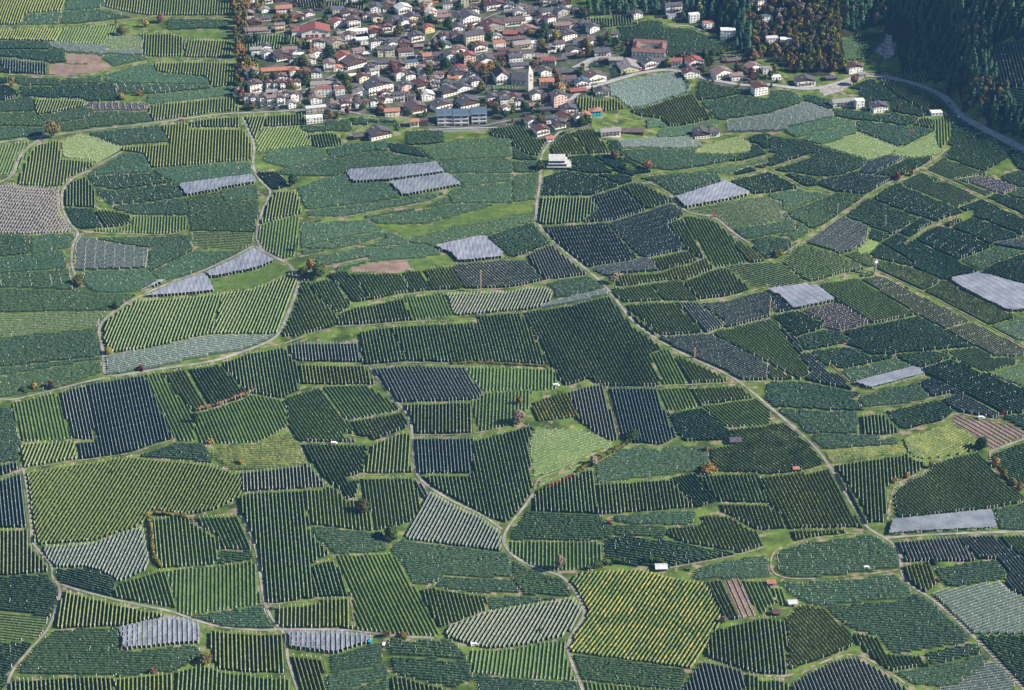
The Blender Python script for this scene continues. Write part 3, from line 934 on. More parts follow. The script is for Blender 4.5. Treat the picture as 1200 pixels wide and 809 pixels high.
class MB:
    def __init__(s): s.v = []; s.f = []
    def box(s, x0, x1, y0, y1, z0, z1):
        b = len(s.v); s.v += [(x0,y0,z0),(x1,y0,z0),(x1,y1,z0),(x0,y1,z0),(x0,y0,z1),(x1,y0,z1),(x1,y1,z1),(x0,y1,z1)]
        s.f += [tuple(b+i for i in q) for q in ((0,3,2,1),(4,5,6,7),(0,1,5,4),(1,2,6,5),(2,3,7,6),(3,0,4,7))]; return s
    def prism(s, pts, y0, y1, axis='y'):
        """closed outline in the x-z plane drawn out along y (or in y-z along x)"""
        b = len(s.v); n = len(pts)
        for yy in (y0, y1):
            for a, z in pts: s.v.append((a, yy, z) if axis == 'y' else (yy, a, z))
        s.f.append(tuple(b+i for i in range(n))); s.f.append(tuple(b+n+i for i in reversed(range(n))))
        for i in range(n):
            j = (i+1) % n; s.f.append((b+j, b+i, b+n+i, b+n+j))
        return s
    def tube(s, x, y, z0, z1, r0, r1, n=6):
        b = len(s.v)
        for zz, r in ((z0, r0), (z1, r1)):
            for i in range(n): s.v.append((x+r*math.cos(2*math.pi*i/n), y+r*math.sin(2*math.pi*i/n), zz))
        for i in range(n): s.f.append((b+i, b+(i+1)%n, b+n+(i+1)%n, b+n+i))
        s.f.append(tuple(b+n+i for i in range(n))); return s
    def mesh(s, name):
        me = bpy.data.meshes.new(name); me.from_pydata(s.v, [], s.f); me.update()
        import bmesh
        bm = bmesh.new(); bm.from_mesh(me); bmesh.ops.recalc_face_normals(bm, faces=bm.faces); bm.to_mesh(me); bm.free()
        return me
    def build(s, name, material, parent=None): return link(name, s.mesh(name), material, parent)
def drape(name, mask_fn, x0, x1, y0, y1, step, off, material):
    """a sheet lying on the ground wherever mask_fn(photo x, photo y) holds"""
    xs = np.arange(x0, x1+step, step); ys = np.arange(y0, y1+step, step)
    X, Y = np.meshgrid(xs, ys); Z = height(X, Y)
    cx = (X[:-1,:-1]+X[1:,1:])/2; cy = (Y[:-1,:-1]+Y[1:,1:])/2
    u, v = project(cx, cy, height(cx, cy)); keep = mask_fn(u, v)
    nx = len(xs); idx = np.arange(X.size).reshape(X.shape)
    q = np.stack([idx[:-1,:-1], idx[:-1,1:], idx[1:,1:], idx[1:,:-1]], -1)[keep]
    used, inv = np.unique(q, return_inverse=True)
    V = np.stack([X.ravel(), Y.ravel(), Z.ravel()+off], 1)[used]
    return link(name, np_mesh(name, V, inv.reshape(-1, 4), smooth=True), material, None, 'structure')
def inside(poly, u, v):
    poly = np.asarray(poly, float); c = np.zeros(np.shape(u), bool); j = len(poly)-1
    for i in range(len(poly)):
        xi, yi = poly[i]; xj, yj = poly[j]
        if yi != yj:
            c ^= ((yi > v) != (yj > v)) & (u < (xj-xi)*(v-yi)/(yj-yi)+xi)
        j = i
    return c
# ------------------------------------------------------------------ ground
grass = mat('grass', (.035,.062,.014), (.120,.180,.030), .07, (.24,.19,.13), .60, .12)
lime = mat('lime_grass', (.060,.105,.022), (.115,.165,.034), .06, (.05,.085,.02), .6, .2)
ticks = lambda a, b, c, d, s: np.concatenate([np.arange(a, b, 120), np.arange(b, c, s), np.arange(c, d+1, 120)])
gx = ticks(-3600, -720, 720, 3600, 6.0); gy = ticks(-600, 1080, 2880, 5400, 6.0)
GX, GY = np.meshgrid(gx, gy); GZ = height(GX, GY)
gi = np.arange(GX.size).reshape(GX.shape)
link('ground', np_mesh('ground', np.stack([GX.ravel(), GY.ravel(), GZ.ravel()], 1),
     np.stack([gi[:-1,:-1], gi[:-1,1:], gi[1:,1:], gi[1:,:-1]], -1).reshape(-1, 4), smooth=True), grass, None, 'structure')
VILLAGE = [(283,-4),(640,-4),(690,18),(700,28),(735,48),(800,62),(870,66),(905,78),(915,100),(880,112),(830,98),(800,80),(745,84),(700,104),(712,118),(690,122),(672,132),(700,140),(690,150),(672,152),(650,172),(600,150),(580,148),(505,152),(480,140),(410,134),(395,140),(362,150),(352,128),(284,130),(280,100)]
FOREST = [(684,-40),(1260,-40),(1260,46),(1180,48),(1160,54),(1166,98),(1184,104),(1186,125),(1250,130),(1250,188),(1188,160),(1152,141),(1130,126),(1110,105),(1084,91),(1052,85),(1050,70),(1040,32),(1020,34),(990,46),(984,66),(990,84),(968,88),(945,88),(925,84),(905,72),(880,70),(868,60),(836,38),(800,26),(765,20),(725,22),(690,14)]
drape('village_ground', lambda u, v: inside(VILLAGE, u, v), -330, 330, 2050, 2620, 8.0, .10,
      mat('village_ground', (.030,.042,.018), (.13,.12,.11), .05, (.04,.075,.018), .55, .07))
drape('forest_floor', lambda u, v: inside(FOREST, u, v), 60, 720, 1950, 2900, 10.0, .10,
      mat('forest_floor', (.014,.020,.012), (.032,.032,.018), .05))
drape('gravel_yard', lambda u, v: inside([(958,104),(984,97),(1003,88),(1016,90),(1000,99),(984,108),(966,113)], u, v), 200, 480, 2000, 2400, 3.0, .14, mat('gravel', (.20,.19,.18), (.34,.32,.30), .3))
drape('car_park', lambda u, v: inside([(676,80),(690,70),(716,63),(718,68),(700,76),(684,84)], u, v), 40, 150, 2150, 2420, 3.0, .14, mat('gravel', (.20,.19,.18), (.34,.32,.30), .3))
SCREE = [(1022,60),(1034,40),(1046,42),(1048,66),(1040,70)]
drape('scree', lambda u, v: inside(SCREE, u, v), 300, 520, 2150, 2500, 4.0, .5,
      mat('scree', (.12,.11,.11), (.42,.38,.36), .25, detail=6))
# ------------------------------------------------------------------ label raster of the photograph's layout
SS = 2
RW, RH, OX, OY = 1240*SS, 850*SS, -20, -20
owner = np.zeros((RH, RW), np.int16)
def fill(poly, val, only=None):
    poly = np.asarray(poly, float)
    x0 = max(int((poly[:,0].min()-OX)*SS), 0); x1 = min(int((poly[:,0].max()-OX)*SS)+2, RW)
    y0 = max(int((poly[:,1].min()-OY)*SS), 0); y1 = min(int((poly[:,1].max()-OY)*SS)+2, RH)
    if x1 <= x0 or y1 <= y0: return
    u, v = np.meshgrid((np.arange(x0, x1)+.5)/SS+OX, (np.arange(y0, y1)+.5)/SS+OY)
    m = inside(poly, u, v)
    if only is not None: m &= owner[y0:y1, x0:x1] == only
    owner[y0:y1, x0:x1][m] = val
def thick(pts, wpx):
    """quads covering a polyline of some pixel width"""
    out = []
    for (a, b), (c, d) in zip(pts[:-1], pts[1:]):
        L = math.hypot(c-a, d-b) or 1; nx, ny = -(d-b)/L*wpx/2, (c-a)/L*wpx/2; ex, ey = (c-a)/L*wpx/2, (d-b)/L*wpx/2
        out.append([(a-ex+nx, b-ey+ny), (c+ex+nx, d+ey+ny), (c+ex-nx, d+ey-ny), (a-ex-nx, b-ey-ny)])
    return out
plots = []
for line in PLOTS.strip().split('\n'):
    body, _, name = line.partition('#')
    w = body.split()
    r, c = int(w[0][0]), int(w[0][1])
    pts = [(float(a)/3.987+300*c, float(b)/3.987+(0,203,406,606)[r]) for a, b in (s.split(',') for s in w[3:])]
    h, _, lab = name.partition('|')
    plots.append(dict(t=w[1], ang=float(w[2]), pts=pts, handle=h.strip(), label=lab.strip()))
for i, p in enumerate(plots): fill(p['pts'], i+1, 0)
raw = owner.copy()
BLOCK = 9999
for _ in range(7):                                           # close hairline gaps between neighbouring plots
    for dy, dx in ((0,1),(1,0),(0,-1),(-1,0)):
        sh = np.roll(owner, (dy, dx), (0, 1)); m = (owner == 0) & (sh > 0); owner[m] = sh[m]
def own0(x, y): return raw[int((y-OY)*SS), int((x-OX)*SS)] > 0
roadline = []
for r in ROADS:
    q = [tuple(map(float, t.split(','))) for t in r[3].split()]
    for (a, b), (c, d) in zip(q[:-1], q[1:]):
        k = int(math.hypot(c-a, d-b)/3)+1; roadline += [(a+(c-a)*i/k, b+(d-b)*i/k) for i in range(k)]
houses = []
for line in HOUSES.strip().split('\n'):
    a = line.split(','); houses.append(dict(x=float(a[0]), y=float(a[1]), w=float(a[2]), n=int(a[3]), form=a[4], roof=a[5], wall=a[6], yaw=float(a[7]), dep=float(a[8])))
LARGE = [(368,44,44,20),(616,106,26,30),(587,99,17,20),(586,105,30,6),(762,68,46,20),(541,150,70,26),(654,199,28,20)]
_r2 = random.Random(11); _n = 0
while _n < 72:                                               # the smaller houses wedged between the others
    x, y = _r2.uniform(288, 700), _r2.uniform(2, 146)
    w = _r2.choice((9,10,11,12,13))
    if not inside(VILLAGE, np.array(x), np.array(y)) or own0(x, y) or own0(x-w/2, y-3) or own0(x+w/2, y-3): continue
    if any(abs(x-a) < (w+c)*.5 and b-d*.8 < y < b+9 for a, b, c, d in LARGE): continue
    if any(abs(x-h['x']) < (w+h['w'])*.40 and -h['w']*.45-1 < y-h['y'] < w*.45+1 for h in houses): continue
    if any(abs((x-a)) < w*.5+1 and -w*.5 < (b-y) < 2 for a, b in roadline): continue
    houses.append(dict(x=x, y=y, w=w, n=_r2.choice((1,2,2,2,3)), form=_r2.choice('yyyx'), roof=_r2.choice('kkkbbbmgpgo'), wall=_r2.choice('wwwwct'), yaw=_r2.uniform(-8,12), dep=_r2.uniform(.8,1.1))); _n += 1
for r in ROADS:
    pts = [tuple(map(float, s.split(','))) for s in r[3].split()]
    for q in thick(pts, 2.2+r[2]*.5): fill(q, BLOCK)
for h in houses:
    x, y, w = h['x'], h['y'], h['w']; fill([(x-w*.6, y-w*.75), (x+w*.6, y-w*.75), (x+w*.6, y+1.5), (x-w*.6, y+1.5)], BLOCK)
edge = np.zeros(owner.shape, bool)
for dy, dx in ((0,1),(1,0),(0,-1),(-1,0)):
    edge |= np.roll(owner, (dy, dx), (0, 1)) != owner
owner[edge] = 0
def own(u, v):
    iu = np.clip(((u-OX)*SS).astype(int), 0, RW-1); iv = np.clip(((v-OY)*SS).astype(int), 0, RH-1)
    return owner[iv, iu]
# ------------------------------------------------------------------ roads
asphalt = mat('asphalt', (.24,.24,.245), (.34,.335,.33), .15)
concrete = mat('pale_lane', (.17,.16,.15), (.31,.285,.26), .10, (.12,.13,.06), .64, .25)
dirt = mat('dirt_path', (.17,.135,.10), (.30,.24,.185), .2, (.08,.12,.03), .54, .15)
street = mat('street', (.15,.145,.14), (.27,.25,.235), .1)
def road(name, width, text, material, off):
    px = np.array([tuple(map(float, s.split(','))) for s in text.split()])
    # smooth the traced line, then lay it on the ground
    for _ in range(2):
        q = [px[0]]
        for a, b in zip(px[:-1], px[1:]): q += [a*.75+b*.25, a*.25+b*.75]
        q.append(px[-1]); px = np.array(q)
    P = ground_at(px[:,0], px[:,1])[:, :2]
    s = np.concatenate([[0], np.cumsum(np.hypot(*np.diff(P, axis=0).T))]); k = np.arange(0, s[-1], 4.0)
    C = np.stack([np.interp(k, s, P[:,0]), np.interp(k, s, P[:,1])], 1)
    T = np.gradient(C, axis=0); T /= np.maximum(np.hypot(T[:,0], T[:,1]), 1e-6)[:,None]; Nn = np.stack([-T[:,1], T[:,0]], 1)
    offs = np.linspace(-.5, .5, 4)*width
    wob = 1+.12*np.sin(k/17.0+width)
    V = np.stack([np.concatenate([C+Nn*(o*wob)[:,None], (height(*(C+Nn*(o*wob)[:,None]).T)+off)[:,None]], 1) for o in offs], 1)
    n = len(k); idx = np.arange(n*4).reshape(n, 4)
    q = np.stack([idx[:-1,:-1], idx[:-1,1:], idx[1:,1:], idx[1:,:-1]], -1).reshape(-1, 4)[:, ::-1]
    return link(name, np_mesh(name, V.reshape(-1,3), q, smooth=True), material, None, 'structure')
for i, (k, nm, wd, txt) in enumerate(ROADS):
    road(nm, wd*(.9 if k == 'road' else .58), txt, {'lane': concrete, 'road': asphalt, 'dirt_path': dirt, 'village_street': street}[k], (.45 if k == 'road' else .22)+.004*i)
import re
# ------------------------------------------------------------------ orchard plots
leaf = dict(
 d=mat('leaf_dark', (.012,.036,.022), (.042,.086,.046), .7, (.17,.22,.11), .60, 1.3),
 g=mat('leaf_mid', (.085,.125,.045), (.21,.245,.10), .6, (.34,.35,.19), .64, 1.1),
 k=mat('leaf_deep', (.070,.110,.048), (.195,.235,.105), .6, (.34,.35,.20), .64, 1.1),
 b=mat('leaf_blue', (.034,.060,.048), (.085,.120,.096), .6, (.17,.20,.17), .65, 1.2),
 n=mat('leaf_grey', (.060,.090,.060), (.135,.165,.115), .55, (.30,.31,.25), .60, 1.2),
 s=mat('leaf_straw', (.11,.12,.060), (.20,.205,.115), .5, (.33,.32,.24), .60, 1.1),
 t=mat('leaf_fleck', (.040,.075,.028), (.095,.135,.048), .5, (.24,.24,.08), .62, .9),
 l=mat('leaf_light', (.070,.115,.042), (.145,.190,.080), .5, (.34,.36,.25), .59, 1.2),
 y=mat('leaf_yellow', (.075,.12,.035), (.165,.185,.05), .045, (.34,.26,.045), .59, .35, soft=.25),
 o=mat('leaf_olive', (.062,.100,.040), (.145,.180,.070), .08, (.27,.26,.10), .62, .5),
 p=mat('leaf_bare', (.10,.09,.08), (.20,.18,.165), .6, (.30,.285,.27), .6, 1.2))
def tint(m, k, f):
    c = m.copy(); c.name = m.name+'_'+'abc'[k]
    for n in c.node_tree.nodes:
        if n.type == 'VALTORGB':
            for e in n.color_ramp.elements: e.color = (e.color[0]*f[0], e.color[1]*f[1], e.color[2]*f[2], 1)
    return c
LEAFV = {k: [m, tint(m, 0, (.80,.84,.92)), tint(m, 1, (1.18,1.10,.88)), tint(m, 2, (.95,1.04,1.12))] for k, m in leaf.items()}
floor_m = dict(d=mat('floor_dark', (.022,.036,.014), (.05,.072,.022), .1),
 g=mat('floor_grass', (.040,.080,.016), (.090,.145,.028), .08),
 k=mat('floor_deep', (.022,.042,.012), (.048,.078,.020), .08),
 l=mat('floor_lime', (.070,.130,.026), (.125,.185,.040), .08),
 p=mat('floor_dry', (.13,.125,.06), (.25,.21,.14), .1),
 e=mat('floor_bare', (.16,.105,.085), (.245,.175,.145), .09, (.17,.17,.07), .6, .12),
 m=lime)
net_white = mat('net_white', (.17,.19,.235), (.255,.27,.315), .09, (.145,.16,.18), .62, .6, rough=.6)
net_grey = mat('net_grey', (.135,.155,.19), (.21,.23,.265), .09, (.11,.13,.13), .62, .6, rough=.6)
net_thin = mat('net_rolled', (.22,.25,.25), (.36,.39,.38), .3, rough=.6)
net_dark = mat('net_dark', (.15,.185,.205), (.24,.28,.30), .3, rough=.6)
post_m = mat('trellis_post', (.62,.60,.58))
#        spacing half-width height floor
SPEC = dict(d=(2.65,.70,2.7,'d'), g=(3.0,.52,2.9,'g'), k=(3.0,.54,3.1,'k'), b=(2.9,.58,2.9,'k'), n=(2.9,.54,2.8,'k'), l=(3.0,.36,1.7,'l'),
            y=(3.05,.66,2.6,'g'), o=(2.8,.60,2.5,'g'), p=(2.9,.42,2.3,'p'), s=(2.9,.58,2.4,'g'), t=(3.0,.56,2.9,'k'), e=(3.4,0,0,'e'), q=(4.2,.45,1.0,'e'), m=(3.4,0,0,'m'), w=(3.3,.6,2.4,'g'), v=(3.3,.6,2.4,'g'), x=(3.4,.6,2.5,'l'))
def plot_grid(p, idx, fine=None):
    t = p['t']; sp_, hw, ht, fl = SPEC[t]
    pts = np.array(p['pts']); 
    Pw = ground_at(np.clip(pts[:,0], -15, 1215), np.clip(pts[:,1], -15, 825))
    c = Pw.mean(0); cu, cv = project(c[0], c[1], c[2])
    a = math.radians(p['ang'])
    e = ground_at([cu-6*math.cos(a), cu+6*math.cos(a)], [cv-6*math.sin(a), cv+6*math.sin(a)])
    d = e[1,:2]-e[0,:2]; d /= np.hypot(*d)
    n = np.array([-d[1], d[0]])
    far = max(0, (c[1]-1900)/700)                              # a touch wider where rows are a pixel apart
    sp_ *= 1+.10*far
    if fine: sp_ = fine
    rel = Pw[:,:2]-c[:2]; s = rel@d; r = rel@n
    ks = np.arange(s.min()-6, s.max()+6, 1.05); kr = np.arange(r.min()-6, r.max()+6, sp_)
    S, R = np.meshgrid(ks, kr)
    X = c[0]+S*d[0]+R*n[0]; Y = c[1]+S*d[1]+R*n[1]; Z = height(X, Y)
    u0, v0 = project(X, Y, Z+.8); u1, v1 = project(X, Y, Z+ht*.75)
    ok = (own(u0, v0) == idx)
    if ht > 0: ok &= (own(u1, v1) == idx)
    runs = []
    for i in range(len(kr)):
        row = np.concatenate([[0], ok[i].astype(np.int8), [0]]); dd = np.diff(row)
        for a0, b0 in zip(np.nonzero(dd == 1)[0], np.nonzero(dd == -1)[0]):
            if b0-a0 >= 5: runs.append((i, a0, b0))
    return dict(X=X, Y=Y, Z=Z, d=d, n=n, runs=runs, sp=sp_, c=c, S=S, R=R, ok=ok)
def hedge_runs(G, runs, hw, ht):
    """a bumpy wall of small trees along every run"""
    V, F, base = [], [], 0
    n = G['n']; d = G['d']
    prof = np.array([[-1.0,.0],[-1.0,.62],[0,1.0],[1.0,.62],[1.0,.0]])
    for i, a, b in runs:
        m = b-a
        x, y, z = G['X'][i,a:b], G['Y'][i,a:b], G['Z'][i,a:b]
        big = RS.uniform(.72, 1.18, m)                           # every tree its own size
        big *= .92+.16*np.sin(x/23.0+i*.15)*np.sin(y/31.0+1.0)
        gap = RS.rand(m) < .035; big[gap] = .45
        big[0] *= .7; big[-1] *= .7
        w = hw*big[:,None]*(1+RS.uniform(-.22,.22,(m,5))); h = ht*(.55+.45*big)[:,None]*(1+RS.uniform(-.10,.10,(m,5)))
        offn = prof[None,:,0]*w + RS.uniform(-.14,.14,(m,5))*hw; offd = RS.uniform(-.3,.3,(m,5))
        v = np.stack([x[:,None]+n[0]*offn+d[0]*offd, y[:,None]+n[1]*offn+d[1]*offd, z[:,None]+prof[None,:,1]*h-.05], -1)
        V.append(v.reshape(-1,3)); ix = base+np.arange(m*5).reshape(m,5)
        F.append(np.stack([ix[:-1,:-1], ix[1:,:-1], ix[1:,1:], ix[:-1,1:]], -1).reshape(-1,4)); base += m*5
    return np.concatenate(V), np.concatenate(F)
def ribbon(G, runs, width, z0, zc=None, step=6):
    """strips along the runs; with zc the middle is lifted into a low ridge"""
    V, F, base = [], [], 0; n = G['n']
    for i, a, b in runs:
        k = np.unique(np.concatenate([np.arange(a, b, step), [b-1]])); m = len(k)
        if m < 2: continue
        x, y, z = G['X'][i,k], G['Y'][i,k], G['Z'][i,k]
        os_ = [-.5, .5] if zc is None else [-.5, 0, .5]
        rows = []
        for o in os_:
            xx, yy = x+n[0]*o*width, y+n[1]*o*width
            rows.append(np.stack([xx, yy, height(xx, yy)+(z0 if o else (zc if zc is not None else z0))], -1))
        v = np.stack(rows, 1); c = len(os_)
        V.append(v.reshape(-1,3)); ix = base+np.arange(m*c).reshape(m,c)
        F.append(np.stack([ix[:-1,:-1], ix[1:,:-1], ix[1:,1:], ix[:-1,1:]], -1).reshape(-1,4)[:, ::-1]); base += m*c
    return np.concatenate(V), np.concatenate(F)
def cover(p, idx, t):
    """the net roof: one sheet with low ridges over the rows and a sagging edge"""
    G = plot_grid(p, idx, .9); ok = G['ok']; X, Y, R = G['X'], G['Y'], G['R']
    tri = np.abs((R/3.6) % 1.0-.5)*2
    Z = G['Z']+3.0+.30*tri+.12*np.sin(G['S']/3.1+R)+.1*RS.rand(*R.shape)
    q = ok[:-1,:-1] & ok[1:,:-1] & ok[:-1,1:] & ok[1:,1:]
    if t == 'x': q &= ((R[:-1,:-1]/3.6) % 1.0) < .84
    ix = np.arange(X.size).reshape(X.shape)
    Q = np.stack([ix[:-1,:-1], ix[:-1,1:], ix[1:,1:], ix[1:,:-1]], -1)[q]
    us, inv = np.unique(Q, return_inverse=True)
    return np.stack([X.ravel(), Y.ravel(), Z.ravel()], 1)[us], inv.reshape(-1,4)
def posts(G, runs, ht, every, prob, r=.16):
    P = []
    for i, a, b in runs:
        ks = [a, b-1] + (list(range(a+every, b-2, every)) if every else [])
        for k in ks:
            if RS.rand() < prob: P.append((G['X'][i,k], G['Y'][i,k], G['Z'][i,k]))
    if not P: return None
    P = np.array(P); m = len(P)
    cor = np.array([(-r,-r,0),(r,-r,0),(r,r,0),(-r,r,0),(-r,-r,ht),(r,-r,ht),(r,r,ht),(-r,r,ht)])
    V = (P[:,None,:]+cor[None]).reshape(-1,3); b = np.arange(m)[:,None,None]*8
    F = (b+np.array([(4,5,6,7),(0,1,5,4),(1,2,6,5),(2,3,7,6),(3,0,4,7)])[None]).reshape(-1,4)
    return V, F
def pcent(p):
    q = np.array(p['pts']); return q[:,0].mean(), q[:,1].mean()
def rel(o, V):
    return V - np.array(o.location, np.float32)[None]
ROWPARTS = 0
for i, p in enumerate(plots):
    t = p['t']; sp_, hw, ht, fl = SPEC[t]
    G = plot_grid(p, i+1); runs = G['runs']
    p['seen'] = bool(runs)
    if not runs: continue
    c = G['c']; kindname = {'e':'bare_field','q':'bare_field','m':'meadow','w':'net_tunnel','v':'net_tunnel','x':'net_tunnel','n':'netted_orchard','b':'netted_orchard','p':'netted_orchard'}.get(t, 'orchard_plot')
    o = empty(kindname, (c[0], c[1], c[2])); p['obj'] = o
    o['category'] = {'bare_field':'bare field','meadow':'meadow','net_tunnel':'netted orchard','netted_orchard':'netted orchard'}.get(kindname, 'orchard plot')
    fm = floor_m[fl]
    V, F = ribbon(G, runs, G['sp']+.05, .16)
    link('grass_floor' if fl not in 'ep' else 'soil_floor', np_mesh('floor', rel(o, V), F), fm, o)
    u, v = pcent(p)
    if hw > 0:
        lv = p['ang'] < 38 or p['ang'] > 142
        lm = random.choice(LEAFV['g' if t in 'wvx' else 'p' if t == 'q' else 'd' if t == 'b' and lv else 'b' if t == 'n' and lv else t])
        split = t in 'gklynbot' and 38 <= p['ang'] <= 142 and v > 330 and len(set(r[0] for r in runs)) <= 100
        if split:
            by = {}
            for r in runs: by.setdefault(r[0], []).append(r)
            for rr in by.values():
                V, F = hedge_runs(G, rr, hw, ht)
                link('fruit_hedge', np_mesh('fruit_hedge', rel(o, V), F), lm, o); ROWPARTS += 1
        else:
            V, F = hedge_runs(G, runs, hw, ht)
            link('fruit_foliage', np_mesh('fruit_foliage', rel(o, V), F), lm, o, 'stuff')
        lev = p['ang'] < 38 or p['ang'] > 142 or v < 300
        if t == 'n' or t == 'b' and not lv:
            V, F = ribbon(G, runs, .20 if lev else .36 if t == 'n' else .34, ht+.05, ht+.25, 4)
            link('rolled_netting', np_mesh('rolled_netting', rel(o, V), F), net_thin if t == 'n' else net_dark, o, 'stuff')
        if t in 'wvx':
            V, F = cover(p, i+1, t)
            link('net_cover', np_mesh('net_cover', rel(o, V), F), {'w':net_white,'v':net_grey,'x':net_white}[t], o)
        q = {'n':(ht+.5,9,.7),'p':(ht+.8,7,.85),'s':(ht+.7,9,.5),'t':(ht+.5,0,.4),'q':(ht+.8,7,.6),'l':(ht+.6,0,.6),'w':(3.3,0,.6),'v':(3.2,0,.6),'x':(3.7,6,1),'b':(ht+.6,9,.4),'d':(ht+.6,13,.12),'k':(ht+.5,0,.45),'g':(ht+.5,0,.55),'y':(ht+.4,0,.3),'o':(ht+.4,14,.15)}[t]
        PF = posts(G, runs, *q)
        if PF: link('trellis_post', np_mesh('trellis_post', rel(o, PF[0]), PF[1]), post_m, o, 'stuff')
print('plots', sum(p['seen'] for p in plots), 'row parts', ROWPARTS)
# labels for the plots: what it looks like, then where it stands beside something easy to find
def dirword(a):
    a %= 180
    if a < 14 or a > 166: return 'level'
    if a < 52: return 'falling'
    if a < 82: return 'left-leaning'
    if a <= 98: return 'upright'
    if a <= 128: return 'right-leaning'
    return 'rising'
TONE = dict(d='dense dark', g='mid green', k='dark striped', b='bluish netted', n='silver netted', l='light lime', y='yellowish', o='olive tawny', s='straw-toned', t='green', q='bare', p='bare greyish', e='bare', m='grassy', w='white', v='grey', x='grey')
LM = [(p['handle'],)+pcent(p) for p in plots if p['handle'] and p['seen']]
LM += [('lane junction tree',61,150),('church tower',620,92),('modern white villa',654,190),('concrete mast',1025,312),('bare tan tree',719,326),('orange tree by the path',609,468),('round olive-brown tree',425,592),('round dark tree',458,622),('white farm hut',775,668),('dark shed',862,518),('yellow mast',563,330),('shield-hedge tan tree',696,540),('farmhouse pair by the forest',1010,120),('timber farmhouse',445,155),('flaming orange tree',41,450),('winding lane bend',685,714),('lane fork',1040,632),('pale lane corner',122,440)]
RK = ['first','second','third','fourth','fifth','sixth','seventh','eighth','ninth']
cand = []
for li, (hn, lx, ly) in enumerate(LM):
    for dname, test in (('above', lambda a, b: b < 0 and abs(a) <= -b*1.1), ('below', lambda a, b: b > 0 and abs(a) <= b*1.1), ('to the right of', lambda a, b: a > 0 and abs(b) < a*.9), ('to the left of', lambda a, b: a < 0 and abs(b) < -a*.9)):
        byk = {}
        for i, p in enumerate(plots):
            if not p['seen'] or p['label']: continue
            a, b = pcent(p); a -= lx; b -= ly
            if test(a, b): byk.setdefault((TONE[p['t']], dirword(p['ang'])), []).append((math.hypot(a, b), i))
        for key, L in byk.items():
            L.sort()
            for rk, (dist, i) in enumerate(L[:9]):
                if rk < 4: cand.append((rk*34 + dist + (150 if 'right' in dname or 'left' in dname else 0), i, rk, dname, hn))
cand.sort()
for cst, i, rk, dname, hn in cand:
    p = plots[i]
    if p['label']: continue
    t = p['t']; rows = '' if t in 'emq' else ' with %s rows' % dirword(p['ang'])
    noun = 'meadow strip' if t == 'm' else 'field' if t == 'e' else 'orchard'
    order = 'just' if rk == 0 else RK[rk]+' such plot'
    p['label'] = '%s %s%s, %s %s the %s' % (TONE[t], noun, rows, order, dname, hn)
    p['label'] = p['label'].replace('such plot', 'such')
    if len(re.findall(r'[A-Za-z0-9]+', p['label'])) > 16: p['label'] = p['label'].replace('dense ', '').replace('silver ', '')
for p in plots:
    if p['seen']: p['obj']['label'] = p['label']
# ------------------------------------------------------------------ houses
ROOFC = {k: mat('roof_'+n, a, b, .5, rough=.7) for k, n, a, b in (
 ('k','slate',(.060,.058,.068),(.105,.10,.115)),('g','grey',(.19,.18,.18),(.28,.26,.26)),('b','brown',(.085,.062,.058),(.14,.105,.10)),
 ('m','maroon',(.085,.045,.045),(.14,.075,.072)),('p','terracotta',(.17,.115,.10),(.24,.165,.145)),('r','red',(.20,.065,.058),(.26,.10,.085)),
 ('o','orange',(.30,.12,.075),(.38,.18,.12)),('u','blue_slate',(.055,.085,.125),(.09,.13,.18)),('w','white',(.66,.65,.62),(.76,.75,.72)),
 ('v','zinc',(.42,.43,.45),(.55,.55,.57)),('c','cream',(.62,.54,.40),(.70,.62,.48)))}
WALLC = {k: mat('wall_'+n, a, b, .3) for k, n, a, b in (
 ('w','white',(.70,.68,.64),(.80,.78,.74)),('c','cream',(.62,.54,.38),(.72,.64,.48)),('t','timber',(.075,.045,.030),(.13,.08,.055)),
 ('s','stone',(.30,.27,.24),(.42,.39,.35)),('q','pink',(.58,.40,.36),(.66,.48,.43)),('y','ochre',(.62,.44,.20),(.70,.52,.27)),('u','turquoise',(.05,.36,.50),(.08,.44,.58)))}
WORD_R = dict(k='dark slate', g='grey', b='brown', m='maroon', p='pinkish tiled', r='red', o='orange', u='bluish', w='white', v='zinc', c='cream')
WORD_W = dict(w='white', c='cream', t='dark timber', s='grey stone', q='pinkish', y='ochre', u='turquoise')
glass = mat('window_glass', (.02,.025,.035), rough=.25, spec=.5)
timber = WALLC['t']
frame_m = mat('balcony_timber', (.11,.065,.04), (.17,.10,.06), .6)
chim_m = mat('chimney', (.45,.40,.36), (.55,.5,.46), .4)
door_red = mat('red_door', (.36,.04,.06))
pane_me = MB().box(-.5,.5,-.5,.5,-.5,.5).mesh('window')
def window(parent, x, y, z, w, h, side=False):
    o = link('window', pane_me, glass, parent); o.location = (x, y, z)
    o.scale = (.12, w, h) if side else (w, .12, h)
    return o
